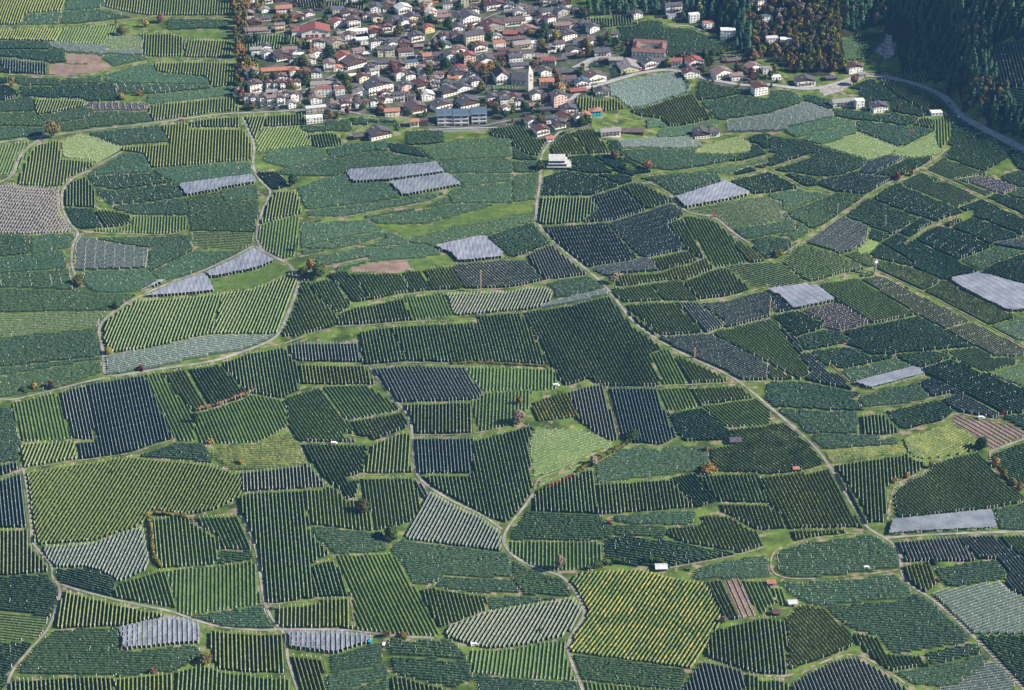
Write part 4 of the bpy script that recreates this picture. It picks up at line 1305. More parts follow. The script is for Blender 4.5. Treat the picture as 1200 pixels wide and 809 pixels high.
def house(x, y, z, w, d, n, form, roof, wall, yaw, pitch=.36, windows=True, name='house', st=3.15):
    o = empty(name, (x, y, z), yaw)
    H = n*st+.3; hw, hd = w/2, d/2; ov = 1.0 if form != 'f' else .25
    rm, wm = ROOFC[roof], WALLC[wall]
    low = wm
    if wall == 't': low = WALLC['w'] if n > 1 else wm
    th = .32
    if form == 'f':
        MB().box(-hw,hw,-hd,hd,-2.5,H).build('wall', wm, o)
        r = MB().box(-hw-ov,hw+ov,-hd-ov,hd+ov,H,H+.35).build('roof', rm, o); rz = H+.35; ridge = (0, 0)
    elif form == 'h':
        MB().box(-hw,hw,-hd,hd,-2.5,H).build('wall', wm, o); m = MB(); k = pitch*min(hw,hd)*1.5
        m.v = [(-hw-ov,-hd-ov,H),(hw+ov,-hd-ov,H),(hw+ov,hd+ov,H),(-hw-ov,hd+ov,H),(0,-.3,H+k),(0,.3,H+k)]
        m.f = [(0,1,4),(1,2,5,4),(2,3,5),(3,0,4,5),(3,2,1,0)]; r = m.build('roof', rm, o); rz = H+k*.6
    else:
        half, run = (hw, hd) if form == 'y' else (hd, hw)
        k = pitch*half
        base = [(-half,-2.5),(half,-2.5),(half,H),(0,H+k),(-half,H)]
        if wall == 't' and n > 1:
            s1 = st*1.05
            MB().prism([(-half,-2.5),(half,-2.5),(half,s1),(-half,s1)], -run, run, form).build('wall', low, o)
            MB().prism([(-half-.06,s1),(half+.06,s1),(half+.06,H),(0,H+k),(-half-.06,H)], -run-.06, run+.06, form).build('timber_storey', timber, o)
        else:
            MB().prism(base, -run, run, form).build('wall', wm, o)
            if form == 'y' and roof in 'kbm' and wall == 'w' and n >= 2 and random.random() < .55:
                MB().prism([(-half+.25,H-.3),(half-.25,H-.3),(0,H+k-.35)], -run-.08, -run+.05, form).build('gable_boards', timber, o)
        e = ov; dz = pitch*e
        m = MB()
        m.prism([(-half-e,H-dz+.02),(0,H+k+.02),(0,H+k+th),(-half-e,H-dz+th)], -run-e, run+e, form)
        m.prism([(.002,H+k+.02),(half+e,H-dz+.02),(half+e,H-dz+th),(.002,H+k+th)], -run-e, run+e, form)
        r = m.build('roof', rm, o); rz = H+k*.75
    if form != 'f' and w > 7 and name == 'house':
        a, b = random.choice((-.22,.22)), random.uniform(-.25,.3)
        cx, cy = (a*w, b*d); hh = pitch*(abs(cx) if form == 'y' else abs(cy))
        ct = H + (pitch*(hw if form == 'y' else hd)) - hh + 1.3 if form != 'h' else rz+1.2
        MB().box(cx-.45,cx+.45,cy-.4,cy+.4,ct-2.2,ct).build('chimney', chim_m, r)
    if windows:
        nc = max(2, min(5, int(w/3.3)))
        if w > 18: nc = min(8, int(w/3.6))
        ns = max(1, min(3, int(d/4.5)))
        for k in range(n):
            zz = k*st+1.75
            for i in range(nc):
                if random.random() < .1: continue
                window(o, -hw+w*(i+.5)/nc, -hd-.06 - (.06 if wall == 't' and k else 0), zz, 1.25 if n < 4 else 1.1, 1.45)
            for i in range(ns):
                window(o, hw+.06+(.06 if wall == 't' and k else 0), -hd+d*(i+.5)/ns, zz, 1.2, 1.4, True)
        if n >= 2 and wall in 'wtc' and form in 'yx' and random.random() < .6:
            bw = w*random.uniform(.6,.95)/2
            MB().box(-bw,bw,-hd-1.15,-hd-.02,st+.05,st+.95).build('balcony', frame_m, o)
    return o
hp = ground_at([h['x'] for h in houses], [h['y'] for h in houses])
built = []
for h, P in zip(houses, hp):
    m = mpp(P); w = h['w']*m; d = max(5.5, w*h['dep']*.74)
    yaw = math.radians(h['yaw'] + (19 if h['form'] == 'y' else 10) + random.uniform(-5,5))
    cx, cy = P[0]-math.sin(yaw)*d/2*1.0, P[1]+math.cos(yaw)*d/2
    z = float(height(cx, cy))
    z = max(z, float(P[2])) if h['y'] > 60 or h['x'] < 690 else z
    small = h['w'] <= 10 and h['n'] == 1 and h['form'] == 'f'
    o = house(cx, cy, z, w, d, h['n'], h['form'], h['roof'], h['wall'], yaw)
    h['obj'] = o; built.append(h)
# ---- the church, the school and other large buildings
def at(px, py):
    P = ground_at(px, py)[0]; return float(P[0]), float(P[1]), float(P[2])
stone_l = mat('church_stone', (.48,.45,.40), (.58,.55,.50), .3)
x, y, z = at(620.5, 109)
o = empty('church_tower', (x, y+3, z), .5, 'pale stone church tower with small belfry openings and a pointed spire', 'church tower')
MB().box(-3.0,3.0,-3.0,3.0,-2,23).build('shaft', stone_l, o)
MB().box(-3.25,3.25,-3.25,3.25,23,23.5).build('cornice', stone_l, o)
m = MB(); m.v = [(-3,-3,23.5),(3,-3,23.5),(3,3,23.5),(-3,3,23.5),(0,0,32)]; m.f = [(0,1,4),(1,2,4),(2,3,4),(3,0,4),(3,2,1,0)]
m.build('spire', mat('spire_stone', (.50,.44,.38), (.58,.52,.46), .4), o)
for zz in (15.2, 20): window(o, 0, -3.04, zz, 1.5, 2.2); window(o, 3.04, 0, zz, 1.5, 2.2, True)
x, y, z = at(617, 103)
o = empty('church', (x-5, y+13, z), -.2, 'church nave with a steep dark slate roof behind the pale tower', 'church')
MB().prism([(-6.5,-2),(6.5,-2),(6.5,6),(0,12.5),(-6.5,6)], -11, 11, 'x').build('wall', WALLC['c'], o)
m = MB(); m.prism([(-7.3,5.3),(0,12.6),(0,13),(-7.3,5.7)], -11.6, 11.6, 'x'); m.prism([(.002,12.6),(7.3,5.3),(7.3,5.7),(.002,13)], -11.6, 11.6, 'x'); m.build('roof', ROOFC['k'], o)
for i in range(4): window(o, -8+i*5.3, -6.55, 3.2, 1.2, 3.0)
x, y, z = at(587, 99)
o = house(x, y+9, z, 15, 17, 3, 'y', 'm', 'w', .3, pitch=.75, name='school'); o['label'] = 'tall white gabled house with a steep maroon roof beside the churchyard'; o['category'] = 'house'
x, y, z = at(585, 104)
o = empty('churchyard', (x+8, y, z+.3), .05, 'small green walled churchyard dotted with white gravestones below the steep-roofed house', 'churchyard')
MB().box(-15,15,-7,7,-1.5,.1).build('lawn', lime, o); MB().box(-15.4,15.4,-7.4,-7.02,-2,1.0).build('wall', WALLC['s'], o)
for i in range(26): MB().box(0,.7,0,.25,0,1.1).build('gravestone', WALLC['w'], o).location = (-14+27*(i % 9)/8+random.uniform(-.6,.6), -5+5*(i//9)+random.uniform(-.6,.6), .1)
# fire station with red doors
x, y, z = at(368, 44)
o = house(x+1, y+10, z, 33, 20, 2, 'y', 'r', 'w', .10, pitch=.30, windows=False, name='fire_station', st=3.2)
o['label'] = 'large white fire station with a red roof and red garage doors'; o['category'] = 'fire station'
for i in range(4):
    dd = MB().box(-2,2,-.1,.1,0,3.4).build('garage_door', door_red, o); dd.location = (-9.5+5.4*i + (3 if i == 3 else 0), -10.08, .2)
    window(dd, 0, -.12, 2.4, 3.2, .8)
for i in range(2):
    for j in range(2): window(o, -3+i*2.2, -10.08, 6.0+j*1.6, 1.3, 1.1)
window(o, 6, -10.08, 6.3, 3, .9); MB().box(-5.5,5.5,0,14,0,6).build('annex', WALLC['w'], o).location = (-22, -4, 0)
MB().box(-6.2,6.2,-.6,14.6,6,6.4).build('annex_roof', ROOFC['r'], o).location = (-22, -4, 0)
# courtyard house
x, y, z = at(762, 68)
o = empty('courtyard_house', (x, y+20, z), -.12, 'white courtyard house whose red roofs run in a ring around a small yard', 'house')
def wing(x0, x1, y0, y1, ax, name):
    half = ((y1-y0) if ax == 'x' else (x1-x0))/2; c = (y0+y1)/2 if ax == 'x' else (x0+x1)/2
    a, b = (x0, x1) if ax == 'x' else (y0, y1)
    MB().prism([(c-half,-2),(c+half,-2),(c+half,6),(c,8.4),(c-half,6)], a, b, ax).build('wall', WALLC['w'], o)
    m = MB(); m.prism([(c-half-.7,5.7),(c,8.42),(c,8.8),(c-half-.7,6.1)], a-.6, b+.6, ax); m.prism([(c+.002,8.42),(c+half+.7,5.7),(c+half+.7,6.1),(c+.002,8.8)], a-.6, b+.6, ax)
    m.build('roof', mat('roof_pinkred', (.14,.075,.072), (.20,.11,.10), .4), o)
wing(-19,19,-18,-9,'x','front'); wing(-19,19,9,18,'x','rear'); wing(-19,-11,-8.3,8.3,'y','side'); wing(11,19,-8.3,8.3,'y','side')
for i in range(8):
    for k in range(2): window(o, -16.5+i*4.7, -18.06, 1.6+2.8*k, 1.3, 1.4)
# three stepped apartment houses with blue roofs
conc = mat('white_render', (.36,.36,.37), (.47,.47,.46), .3)
for i, (px, py, lab) in enumerate(((521,148,'end one towards the timber farmhouse'),(540,148,'middle of the three'),(561,146,'end one towards the small lawn'))):
    x, y, z = at(px, py)
    o = empty('apartment_house', (x, y+10, z), .08, 'white stepped apartment house with blue roof, '+lab, 'apartment house', 'stepped apartment houses with blue roofs')
    for k in range(3): MB().box(-8.2,8.2,-10+3.2*k,9,3.1*k-(2 if k == 0 else 0),3.1*k+3.05).build('storey', conc, o)
    m = MB(); m.v = [(-9,-5,9.2),(9,-5,9.2),(9,9.6,11.6),(-9,9.6,11.6),(-9,-5,9.6),(9,-5,9.6),(9,9.6,12),(-9,9.6,12)]
    m.f = [(0,3,2,1),(4,5,6,7),(0,1,5,4),(1,2,6,5),(2,3,7,6),(3,0,4,7)]; m.build('roof', ROOFC['u'], o)
    for k in range(3):
        for j in (-1, 1): window(o, j*4.2, -10.06+3.2*k, 3.1*k+1.5, 6.0, 1.7)
        MB().box(-8.2,8.2,-10.12+3.2*k,-10.02+3.2*k,3.1*k+3.06,3.1*k+3.9).build('parapet', conc, o)
x, y, z = at(541, 154)
o = empty('retaining_wall', (x, y, z), .07, 'long pale concrete retaining wall below the stepped apartment houses', 'wall')
MB().box(-34,38,-.5,.5,-2,3.2).build('wall_face', conc, o); MB().box(-34.2,38.2,-.7,.7,3.2,3.45).build('coping', conc, o)
# modern white villa beside the main lane
x, y, z = at(654, 199)
o = empty('villa', (x, y+9, z), 0, 'modern white flat-roofed villa with long dark window bands beside the main lane', 'house')
for k, (a, b, dpt) in enumerate(((-11,13,9),(-9.5,9,8),(-9,7,7))):
    MB().box(a,b,-dpt,8,3.2*k-(2 if k == 0 else 0),3.2*k+2.9).build('storey', conc, o); MB().box(a-.8,b+.8,-dpt-1,8.5,3.2*k+2.92,3.2*k+3.2).build('roof_slab', conc, o)
    for j in range(4): window(o, a+(b-a)*(j+.5)/4, -dpt-.06, 3.2*k+1.4, (b-a)/4.6, 1.9)
# ---- labels of the houses
def desc(h):
    kind = {1:'low ',2:'',3:'tall ',4:'tall '}[h['n']]
    if h['form'] == 'f': return '%sboxy %s house with flat %s roof' % (kind, WORD_W[h['wall']], WORD_R[h['roof']])
    if h['wall'] == 't' and h['n'] == 1: return 'low dark timber barn with %s roof' % WORD_R[h['roof']]
    return '%s%s house with %s %sroof' % (kind, WORD_W[h['wall']], WORD_R[h['roof']], 'gabled ' if h['form'] == 'y' else 'long ' if h['dep'] < .65 else '')
def short(h):
    return '%s %s with %s roof' % (WORD_W[h['wall']], 'barn' if h['wall'] == 't' and h['n'] == 1 else 'house', WORD_R[h['roof']])
VL = [('church tower',620,92),('red fire station',366,36),('courtyard house',762,62),('turquoise cottage',699,132),('stepped apartments',540,146),('steep maroon house',587,92),('big hotel',447,103),('main timber farm',447,156),('long white house',421,36),('pink tower house',657,116),('stacked balcony block',557,45),('orange crane',365,58),('red crane',506,14),('dark courtyard hedge',800,96),('striped wedge plot',1085,120),('white villa',654,190),('ochre tower house',504,32),('row of gabled houses',333,102),('forest clearing',1010,60)]
groups = {}
for h in houses: groups.setdefault(desc(h), []).append(h)
cand = []
for ds, L in groups.items():
    if len(L) == 1: L[0]['label'] = ds; L[0]['rel'] = ''; continue
    for hn, lx, ly in VL:
        for dn, test in (('above', lambda a, b: b <= -4 and abs(a) <= -b*1.5), ('below', lambda a, b: b >= 4 and abs(a) <= b*1.5), ('to the right of', lambda a, b: a > 4 and abs(b) < a*.67), ('to the left of', lambda a, b: a < -4 and abs(b) < -a*.67)):
            c = sorted((math.hypot(h['x']-lx, h['y']-h['w']*.35-ly), id(h), h) for h in L if test(h['x']-lx, h['y']-h['w']*.35-ly))
            for rk, (dist, _, h) in enumerate(c[:4]): cand.append((rk*26+dist+(45 if 'of' in dn else 0), len(cand), h, rk, dn, hn))
cand.sort(key=lambda c: c[:2])
for cst, _, h, rk, dn, hn in cand:
    if 'label' in h: continue
    h['rel'] = (', just ' if rk == 0 else ', %s such ' % RK[rk]) + '%s the %s' % (dn, hn)
    h['label'] = desc(h) + h['rel']
    if len(re.findall(r'[A-Za-z0-9]+', h['label'])) > 16: h['label'] = h['label'].replace('such ', '')
    if len(re.findall(r'[A-Za-z0-9]+', h['label'])) > 16: h['label'] = h['label'].replace('low ', '').replace('tall ', '').replace('gabled ', '').replace('long ', '')
for h in houses:
    h['obj']['label'] = h.get('label', desc(h)); h['obj']['category'] = 'barn' if h['wall'] == 't' and h['n'] == 1 else 'house'; h['obj']['group'] = 'houses of the village'
import re
# ------------------------------------------------------------------ trees
TM = dict(g=tree_mat('foliage_green', (.030,.055,.016), (.050,.085,.022), (.085,.12,.03)),
 G=tree_mat('foliage_deep', (.020,.048,.018), (.032,.07,.022), (.05,.095,.028)),
 O=tree_mat('foliage_olive', (.060,.065,.018), (.105,.10,.028), (.19,.14,.04)),
 Y=tree_mat('foliage_yellowing', (.055,.07,.018), (.11,.11,.028), (.24,.19,.045)),
 y=tree_mat('foliage_lime', (.10,.11,.02), (.20,.19,.03), (.34,.28,.04)),
 a=tree_mat('foliage_amber', (.12,.075,.02), (.25,.15,.035), (.40,.26,.05)),
 r=tree_mat('foliage_russet', (.10,.055,.03), (.19,.09,.045), (.30,.16,.07)),
 R=tree_mat('foliage_red', (.12,.025,.02), (.22,.045,.03), (.32,.08,.05)),
 m=tree_mat('foliage_maroon', (.07,.02,.02), (.13,.035,.03), (.19,.06,.045)),
 n=tree_mat('foliage_bare', (.13,.10,.08), (.21,.165,.125), (.30,.25,.18)),
 c=tree_mat('foliage_conifer', (.022,.062,.045), (.050,.110,.070), (.10,.17,.09)))
bark = mat('bark', (.06,.045,.035), (.11,.085,.065), .8)
CW = dict(g='green', G='deep green', O='olive', Y='yellow-flecked green', y='yellow-green', a='amber', r='russet', R='bright red', m='maroon', n='pale bare')
def leafset(P, Nn, size, rs):
    """small four-sided leaf clumps at points P facing roughly along Nn"""
    m = len(P); a = rs.normal(size=(m,3)); u = np.cross(Nn, a); u /= np.linalg.norm(u, axis=1)[:,None]+1e-9; w = np.cross(Nn, u)
    s = size*rs.uniform(.6,1.35,(m,1)); q = np.stack([P-u*s-w*s*.5, P+u*s*.4-w*s, P+u*s+w*s*.5, P-u*s*.4+w*s], 1)
    return q.reshape(-1,3), np.arange(m*4).reshape(m,4)
def broad_crown(seed, n, size, squash=.9, lobes=7):
    rs = np.random.RandomState(seed)
    L = rs.normal(size=(lobes,3)); L /= np.linalg.norm(L, axis=1)[:,None]; L *= rs.uniform(.28,.58,(lobes,1)); L[:,2] *= .8; L[0] = 0
    R = rs.uniform(.36,.56,lobes); R[0] = .6
    k = rs.choice(lobes, n, p=R**2/np.sum(R**2)); d = rs.normal(size=(n,3)); d /= np.linalg.norm(d, axis=1)[:,None]
    P = L[k]+d*R[k][:,None]*rs.uniform(.72,1.06,(n,1)); P[:,2] = P[:,2]*squash
    nn = d+rs.normal(size=(n,3))*.45; nn /= np.linalg.norm(nn, axis=1)[:,None]
    V, F = leafset(P, nn, size, rs); V[:,2] -= V[:,2].min()
    V[:,:2] /= np.abs(V[:,:2]).max(); V[:,2] /= V[:,2].max()
    return V, F
def conifer_crown(seed, n, size=.085):
    rs = np.random.RandomState(seed); h = 1-np.sqrt(rs.rand(n)); ang = rs.rand(n)*6.283
    lump = 1+.22*np.sin(ang*3+seed)+.18*np.sin(h*40)
    r = (1-h)**.85*lump*rs.uniform(.55,1.0,n)
    P = np.stack([r*np.cos(ang), r*np.sin(ang), h+rs.uniform(-.03,.03,n)], 1)
    nn = np.stack([np.cos(ang)*.8, np.sin(ang)*.8, np.full(n,.7)], 1)+rs.normal(size=(n,3))*.3; nn /= np.linalg.norm(nn, axis=1)[:,None]
    V, F = leafset(P*np.array([1,1,4.2]), nn, size*2.2, rs); V[:,2] = np.clip(V[:,2], 0, None); V[:,2] /= V[:,2].max(); V[:,:2] /= np.abs(V[:,:2]).max()
    return V, F
BIG = [broad_crown(i, 900, .085) for i in range(4)]
MED = [broad_crown(20+i, 260, .15) for i in range(6)]
TALL = [broad_crown(40+i, 240, .15, 1.0, 9) for i in range(3)]
CON = [conifer_crown(60+i, 200) for i in range(5)]
def crown_mesh(V, F, m):
    me = np_mesh('crown', V, F); me.materials.append(m); return me
MESH = {}
def crown_for(kind, idx, col):
    k = (kind, idx, col)
    if k not in MESH: MESH[k] = crown_mesh(*{'B':BIG,'M':MED,'T':TALL,'C':CON}[kind][idx], TM[col])
    return MESH[k]
trunk_me = MB().tube(0,0,-.25,1,1,.55,6).mesh('trunk'); trunk_me.materials.append(bark)
def tree(P, w, h, col, kind, bush, name, label, cat, group=None):
    o = empty(name, (float(P[0]), float(P[1]), float(P[2])), random.random()*6.28, label, cat, group)
    th = 0 if bush else h*(.16 if kind != 'C' else .08)
    pool = {'B':4,'M':6,'T':3,'C':5}[kind]
    c = link('crown', crown_for(kind, random.randrange(pool), col), None, o); c.location = (0,0,th*.8-.3); c.scale = (w/2*random.uniform(.92,1.08), w/2*random.uniform(.92,1.08), h-th*.8)
    if not bush:
        t = link('trunk', trunk_me, None, o); r = max(.22, w*.035); t.scale = (r, r, max(th*1.6, h*.35))
    return o
rows_ = [l.split(',') for l in TREES.strip().split('\n')]
tp = ground_at([float(r[0]) for r in rows_], [float(r[1]) for r in rows_])
for r, P in zip(rows_, tp):
    m = mpp(P); w = float(r[2])*m; h = float(r[3])*m*.98
    bush = r[5] == 's'; kind = 'B' if float(r[2]) > 11 else 'M'
    tree(P, w, h, r[4], kind, bush, 'bush' if bush else 'tree', r[6], 'bush' if bush else 'tree')
for lab, wd, ht, col, txt in HEDGES:
    px = np.array([tuple(map(float, s.split(','))) for s in txt.split()]); P = ground_at(px[:,0], px[:,1])
    s = np.concatenate([[0], np.cumsum(np.hypot(*np.diff(P[:,:2], axis=0).T))]); n = int(s[-1]*26); rs = np.random.RandomState(int(px[0,0]))
    k = rs.rand(n)*s[-1]; x = np.interp(k, s, P[:,0]); y = np.interp(k, s, P[:,1])
    an = rs.rand(n)*math.pi; env = .72+.28*np.sin(k*.55+px[0,0])*np.sin(k*.21+1)
    rr = rs.uniform(.75,1.05,n)*env
    a = rs.rand(n)*6.283
    Q = np.stack([x+np.cos(a)*wd/2*np.cos(an-math.pi/2)*rr*0+np.cos(an)*wd/2*rr, y+np.sin(a)*wd/2*rr, height(x, y)+np.sin(an)*ht*rr], 1)
    nn = np.stack([np.cos(an), np.sin(a)*.6, np.sin(an)], 1)+rs.normal(size=(n,3))*.3; nn /= np.linalg.norm(nn, axis=1)[:,None]
    o = link('hedge', np_mesh('hedge', np.zeros((3,3)), None, [(0,1,2)]), None); c = P[len(P)//2]
    V, F = leafset(Q, nn, .55, rs); bpy.data.meshes.remove(o.data)
    o = link('hedge', np_mesh('hedge', V-c, F), TM[col]); o.location = c; o['label'] = lab; o['category'] = 'hedge'
# belt of trees between the upper orchards and the village
belt = [(x, y) for y in range(4, 118, 8) for x in ((275, 281, 288) if y < 60 else (278, 285))]
hx = np.array([h['x'] for h in houses]); hy = np.array([h['y'] for h in houses]); hw_ = np.array([h['w'] for h in houses])
def spot_ok(u, v, pad=1.0):
    return not np.any((np.abs(u-hx) < hw_*.5+pad) & (v > hy-hw_*.62) & (v < hy+2.5))
jit = [(x+random.uniform(-3,3), y+random.uniform(-2,2)) for x, y in belt]
for (u, v), P in zip(jit, ground_at([a for a, b in jit], [b for a, b in jit])):
    m = mpp(P); s = random.uniform(9, 14); col = random.choice('OYOaOgrOyn'); 
    tree(P, s*m*.9, s*m*random.uniform(1.0,1.4), col, 'M', False, 'tree', '%s tree in the autumn belt beside the upper orchards' % CW[col], 'tree', '%s trees of the belt by the upper orchards' % CW[col])
# garden trees among the houses
roadpx = []
for r in ROADS:
    q = [tuple(map(float, s.split(','))) for s in r[3].split()]
    for (a, b), (c, d) in zip(q[:-1], q[1:]):
        for k in range(int(math.hypot(c-a, d-b)/3)+1): roadpx.append((a+(c-a)*k/(int(math.hypot(c-a, d-b)/3)+1), b+(d-b)*k/(int(math.hypot(c-a, d-b)/3)+1)))
roadpx = np.array(roadpx)
gard, tries = [], 0
while len(gard) < 400 and tries < 60000:
    tries += 1
    u, v = random.uniform(284, 915), random.uniform(-3, 160)
    if not inside(VILLAGE, np.array(u), np.array(v)) or not spot_ok(u, v, 2): continue
    if np.min(np.hypot(roadpx[:,0]-u, (roadpx[:,1]-v)*2)) < 5 or own(np.array(u), np.array(v)) > 0: continue
    if any(abs(u-a) < c*.55 and b-d*.8 < v < b+5 for a, b, c, d in LARGE): continue
    if any(abs(u-a) < 4.5 and abs(v-b) < 2.6 for a, b in gard): continue
    gard.append((u, v))
gp = ground_at([a for a, b in gard], [b for a, b in gard]); used = set()
for (u, v), P in zip(gard, gp):
    m = mpp(P); s = random.choice((4,5,5,5,5,8,9,10,12,14)); col = random.choice('ggggggGGGOOOOOYYyarrgnm')
    d = np.hypot(hx-u, (hy-hw_*.3-v)*1.6); order = np.argsort(d)
    bush = s <= 5
    for j in order[:12]:
        h = houses[j]; ref = h.get('rel', ''); base = short(h) + (ref.replace(', just', '').replace(', ', ', ') if ref else '')
        lab = '%s garden %s beside the %s' % (CW[col], 'bush' if bush else 'tree', base)
        if lab not in used and len(re.findall(r'[A-Za-z0-9]+', lab)) <= 16: break
    if len(re.findall(r'[A-Za-z0-9]+', lab)) > 16: lab = '%s garden %s beside a %s' % (CW[col], 'bush' if bush else 'tree', short(h))
    used.add(lab)
    tree(P, s*m, s*m*random.uniform(.85,1.35), col, 'B' if s > 10 else 'M', bush, 'bush' if bush else 'tree', lab, 'bush' if bush else 'tree', 'garden trees and bushes of the village')
# the wooded slope: single trees near its edge, the rest one mass
CLEAR = [[(985,40),(1036,26),(1040,66),(1024,74),(990,72)],SCREE,[(1160,44),(1230,40),(1230,104),(1168,101)],[(1050,62),(1084,84),(1080,95),(1050,90)],[(1180,103),(1230,103),(1230,126),(1186,126)],[(1040,24),(1068,24),(1064,60),(1046,58)]]
cells = []
v = -34.0
while v < 208:
    st = 8.6
    u = 684.0 + (int(v*10) % 3)*2.9
    while u < 1250:
        a, b = u+random.uniform(-2.8,2.8), v+random.uniform(-1.9,1.9)
        if inside(FOREST, np.array(a), np.array(b)) and not any(inside(c, np.array(a), np.array(b)) for c in CLEAR) and spot_ok(a, b, 1.5): cells.append((a, b))
        u += st
    v += 6.2
cells = np.array(cells); fp = ground_at(cells[:,0], cells[:,1])
def spur(u, v): return (880 < u < 988 and v < 98) or (u > 1096 and v > 92)
con, dec, mass = [], [], []
for (u, v), P in zip(cells, fp):
    if spur(u, v) and (v < 98 and u < 988 or random.random() < .4): dec.append((u, v, P))
    elif random.random() < .06: dec.append((u, v, P))
    else: con.append((u, v, P))
con.sort(key=lambda c: -c[1])
for u, v, P in con[:280]:
    m = mpp(P); h = random.uniform(11, 20)
    tree(P, h*random.uniform(.50,.66), h, 'c', 'C', False, 'conifer', 'dark conifer standing in the shaded forest on the slope', 'conifer', 'dark conifers of the shaded forest')
random.shuffle(dec); dec.sort(key=lambda c: -1.0*(c[1] > 92)-.5*(random.random() < .4))
for u, v, P in dec[:70]:
    m = mpp(P); h = random.uniform(9, 17); hot = u > 1096
    col = random.choice('OOYYgryynnaOYn') if not hot else random.choice('gGGgOOgaYn')
    tree(P, h*random.uniform(.55,.85), h, col, random.choice('MMT'), False, 'tree', '%s tree in the mixed autumn woods along the forest edge' % CW[col], 'tree', '%s trees of the mixed woods' % CW[col])
V, F, MI, base = [], [], [], 0
cols = 'OYYynnyaOgnyYOr'
for u, v, P in dec[70:]:
    v0, f0 = MED[random.randrange(6)]; h = random.uniform(9, 16); r = h*random.uniform(.28,.42)
    V.append(v0*np.array([r, r, h])+P[None]); F.append(f0+base); base += len(v0); MI += [random.randrange(len(cols))]*len(f0)
me = np_mesh('mixed_woods', np.concatenate(V), np.concatenate(F))
for c in cols: me.materials.append(TM[c])
me.polygons.foreach_set('material_index', np.array(MI, np.int32))
o = link('mixed_woods', me, None, None, 'stuff'); o['label'] = 'russet and olive mixed woods on the spur above the village'; o['category'] = 'woods'
V, F, base = [], [], 0
for u, v, P in con[280:]:
    v0, f0 = CON[random.randrange(5)]; h = random.uniform(11, 20); r = h*random.uniform(.25,.34)
    an = random.random()*6.28; R_ = np.array([[math.cos(an),-math.sin(an)],[math.sin(an),math.cos(an)]])
    vv = np.concatenate([(v0[:,:2]@R_)*r, v0[:,2:]*h], 1)+P[None]; V.append(vv); F.append(f0+base); base += len(vv)
if V:
    o = link('forest', np_mesh('forest', np.concatenate(V), np.concatenate(F)), TM['c'], None, 'stuff'); o['label'] = 'dense dark conifer forest covering the upper slope'; o['category'] = 'forest'
print('conifers', len(con), 'mixed', len(dec), 'gardens', len(gard))
# ------------------------------------------------------------------ sheds, masts, cranes, vehicles
for sx, sy, w, rf, wl, lab in SHEDS:
    P = ground_at(sx, sy)[0]; m = mpp(P)
    o = house(float(P[0]), float(P[1])+w*m*.35, float(P[2]), w*m*.9, w*m*.65, 1, 'x', rf, wl, .05, .25, False, 'shed', 2.5)
    MB().box(-.9,.9,-.06,.06,0,2.0).build('door', timber, o).location = (0, -w*m*.325-.05, 0)
    o['label'] = lab; o['category'] = 'shed'
pale_steel = mat('pale_steel', (.26,.26,.26)); steel = mat('yellow_steel', (.30,.24,.12), (.38,.31,.17), .4); orange_m = mat('crane_orange', (.42,.19,.05)); whitep = mat('white_paint', (.75,.75,.75), rough=.5)
def lattice(m, z0, z1, r, n):
    for sx, sy in ((-1,-1),(1,-1),(1,1),(-1,1)): m.box(sx*r-.14,sx*r+.14,sy*r-.14,sy*r+.14,z0,z1)
    for k in range(n):
        z = z0+(z1-z0)*k/n; m.box(-r,r,-r-.1,-r+.1,z,z+.2); m.box(-r,r,r-.1,r+.1,z,z+.2); m.box(-r-.1,-r+.1,-r,r,z+.01,z+.21); m.box(r-.1,r+.1,-r,r,z+.01,z+.21)
    return m
def crane(px, py, ht, material, lab, jib):
    P = ground_at(px, py)[0]; o = empty('tower_crane', tuple(map(float, P)), .4, lab, 'crane')
    lattice(MB(), -1, ht, .7, int(ht/2)).build('mast', material, o)
    MB().box(-jib*.3,jib,-.4,.4,ht,ht+.9).build('jib', material, o); MB().box(-1,1,-.9,.9,ht-1.8,ht-.1).build('cab', whitep, o)
    MB().box(-jib*.3-1.5,-jib*.3+1.5,-.9,.9,ht-1.2,ht-.02).build('counterweight', WALLC['s'], o)
crane(365, 69, 23, orange_m, 'orange tower crane standing below the red-roofed fire station', 12)
crane(506, 21, 19, mat('crane_red', (.65,.16,.06)), 'red-orange tower crane at the upper edge of the village', 9)
def mast(px, py, hpx, lab, mt, r=.45):
    P = ground_at(px, py)[0]; ht = hpx*mpp(P)/.9; o = empty('mast', tuple(map(float, P)), .3, lab, 'mast')
    lattice(MB(), -1, ht, r, int(ht/1.6)).build('lattice_shaft', mt, o); MB().box(-.7,.7,-.3,.3,ht,ht+.5).build('head', steel, o)
mast(563.5, 343, 26, 'thin yellowish lattice mast beside the square pale net', steel)
mast(814, 420, 12, 'thin yellowish mast beside the main lane above grey netted rows', steel, .35)
mast(555, 388, 12, 'pale thin mast standing in the dark upright rows', pale_steel, .24)
mast(902, 368, 16, 'thin yellow mast beside the rippled white net', steel, .35)
mast(1037, 266, 13, 'thin grey mast among slanting plots beyond the pale lane', pale_steel, .24)
mast(981, 252, 12, 'slim grey mast in a dense plot near the grassy path', pale_steel, .24)
P = ground_at(1025, 322)[0]; o = empty('concrete_mast', tuple(map(float, P)), .3, 'stubby concrete mast with a white head between two slanting plots', 'mast')
MB().tube(0,0,-1,13,1.15,.95,10).build('shaft', mat('old_concrete', (.20,.19,.19), (.28,.27,.26), .5), o); MB().box(-1.5,1.5,-1.5,1.5,13,16.2).build('head', whitep, o); MB().box(-1.7,1.7,-1.7,1.7,16.22,16.5).build('cap', ROOFC['p'], o)
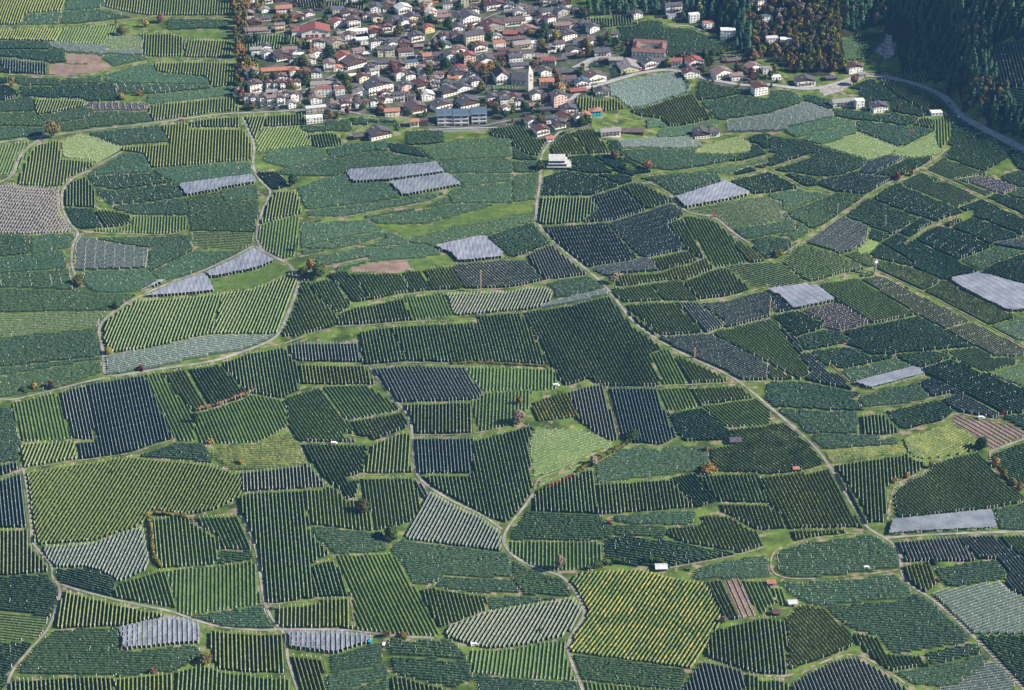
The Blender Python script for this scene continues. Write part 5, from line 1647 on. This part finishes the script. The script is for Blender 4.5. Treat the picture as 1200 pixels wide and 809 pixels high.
CARC = dict(R=mat('car_red', (.5,.03,.04), rough=.35, spec=.5), W=mat('car_white', (.78,.78,.78), rough=.35, spec=.5), B=mat('car_blue', (.02,.30,.48), rough=.35, spec=.5), K=mat('car_black', (.02,.02,.03), rough=.3, spec=.5), Y=mat('car_yellow', (.6,.42,.05), rough=.4))
tyre = mat('tyre', (.02,.02,.02))
def vehicle(px, py, c, lab, yaw):
    P = ground_at(px, py)[0]; van = 'van' in lab or 'trailer' in lab or 'tractor' in lab
    nm = 'tractor' if 'tractor' in lab else 'digger' if 'digger' in lab else 'trailer' if 'trailer' in lab else 'van' if 'van' in lab else 'car'
    o = empty(nm, (float(P[0]), float(P[1]), float(P[2])+.25), math.radians(yaw), lab, nm)
    L, Wd, Hh = (5.4,2.0,2.3) if van else (4.4,1.8,1.45)
    h1 = Hh*.55
    pr = [(-L/2,.3),(L/2,.3),(L/2,h1*.95),(L*.3,h1),(L*.18,Hh),(-L*.42,Hh),(-L/2,h1)] if not van else [(-L/2,.35),(L/2,.35),(L/2,h1*.9),(L*.36,h1),(L*.26,Hh),(-L/2,Hh)]
    MB().prism(pr, -Wd/2, Wd/2, 'y').build('body', CARC[c], o)
    for s in (-1, 1):
        MB().box(-L*.3,L*.16,-.03,.03,h1*1.02,Hh*.92).build('side_window', glass, o).location = (0, s*(Wd/2+.02), 0)
        for k in (-1, 1):
            t = MB().tube(0,0,-.1,.1,.33,.33,10).build('wheel', tyre, o); t.rotation_euler = (math.pi/2,0,0); t.location = (k*L*.31, s*Wd/2, .33)
for c in CARS: vehicle(*c)
# ------------------------------------------------------------------ air
hz = MB().box(-3700,3700,-700,5500,-30,1250).build('haze', None); hz['kind'] = 'stuff'
hm = bpy.data.materials.new('haze'); hm.use_nodes = True; N = hm.node_tree.nodes; N.remove(N['Principled BSDF'])
pv = N.new('ShaderNodeVolumePrincipled'); pv.inputs['Color'].default_value = (.18,.48,1,1); pv.inputs['Density'].default_value = 2.7e-5; pv.inputs['Anisotropy'].default_value = 0
hm.node_tree.links.new(pv.outputs[0], N['Material Output'].inputs['Volume']); hz.data.materials.append(hm)

for o in sc.objects:
    if o.parent is None and 'label' in o and len(re.findall(r"[A-Za-z0-9][A-Za-z0-9'’]*", o['label'])) > 16: print('LONG', o.name, '|', o['label'])
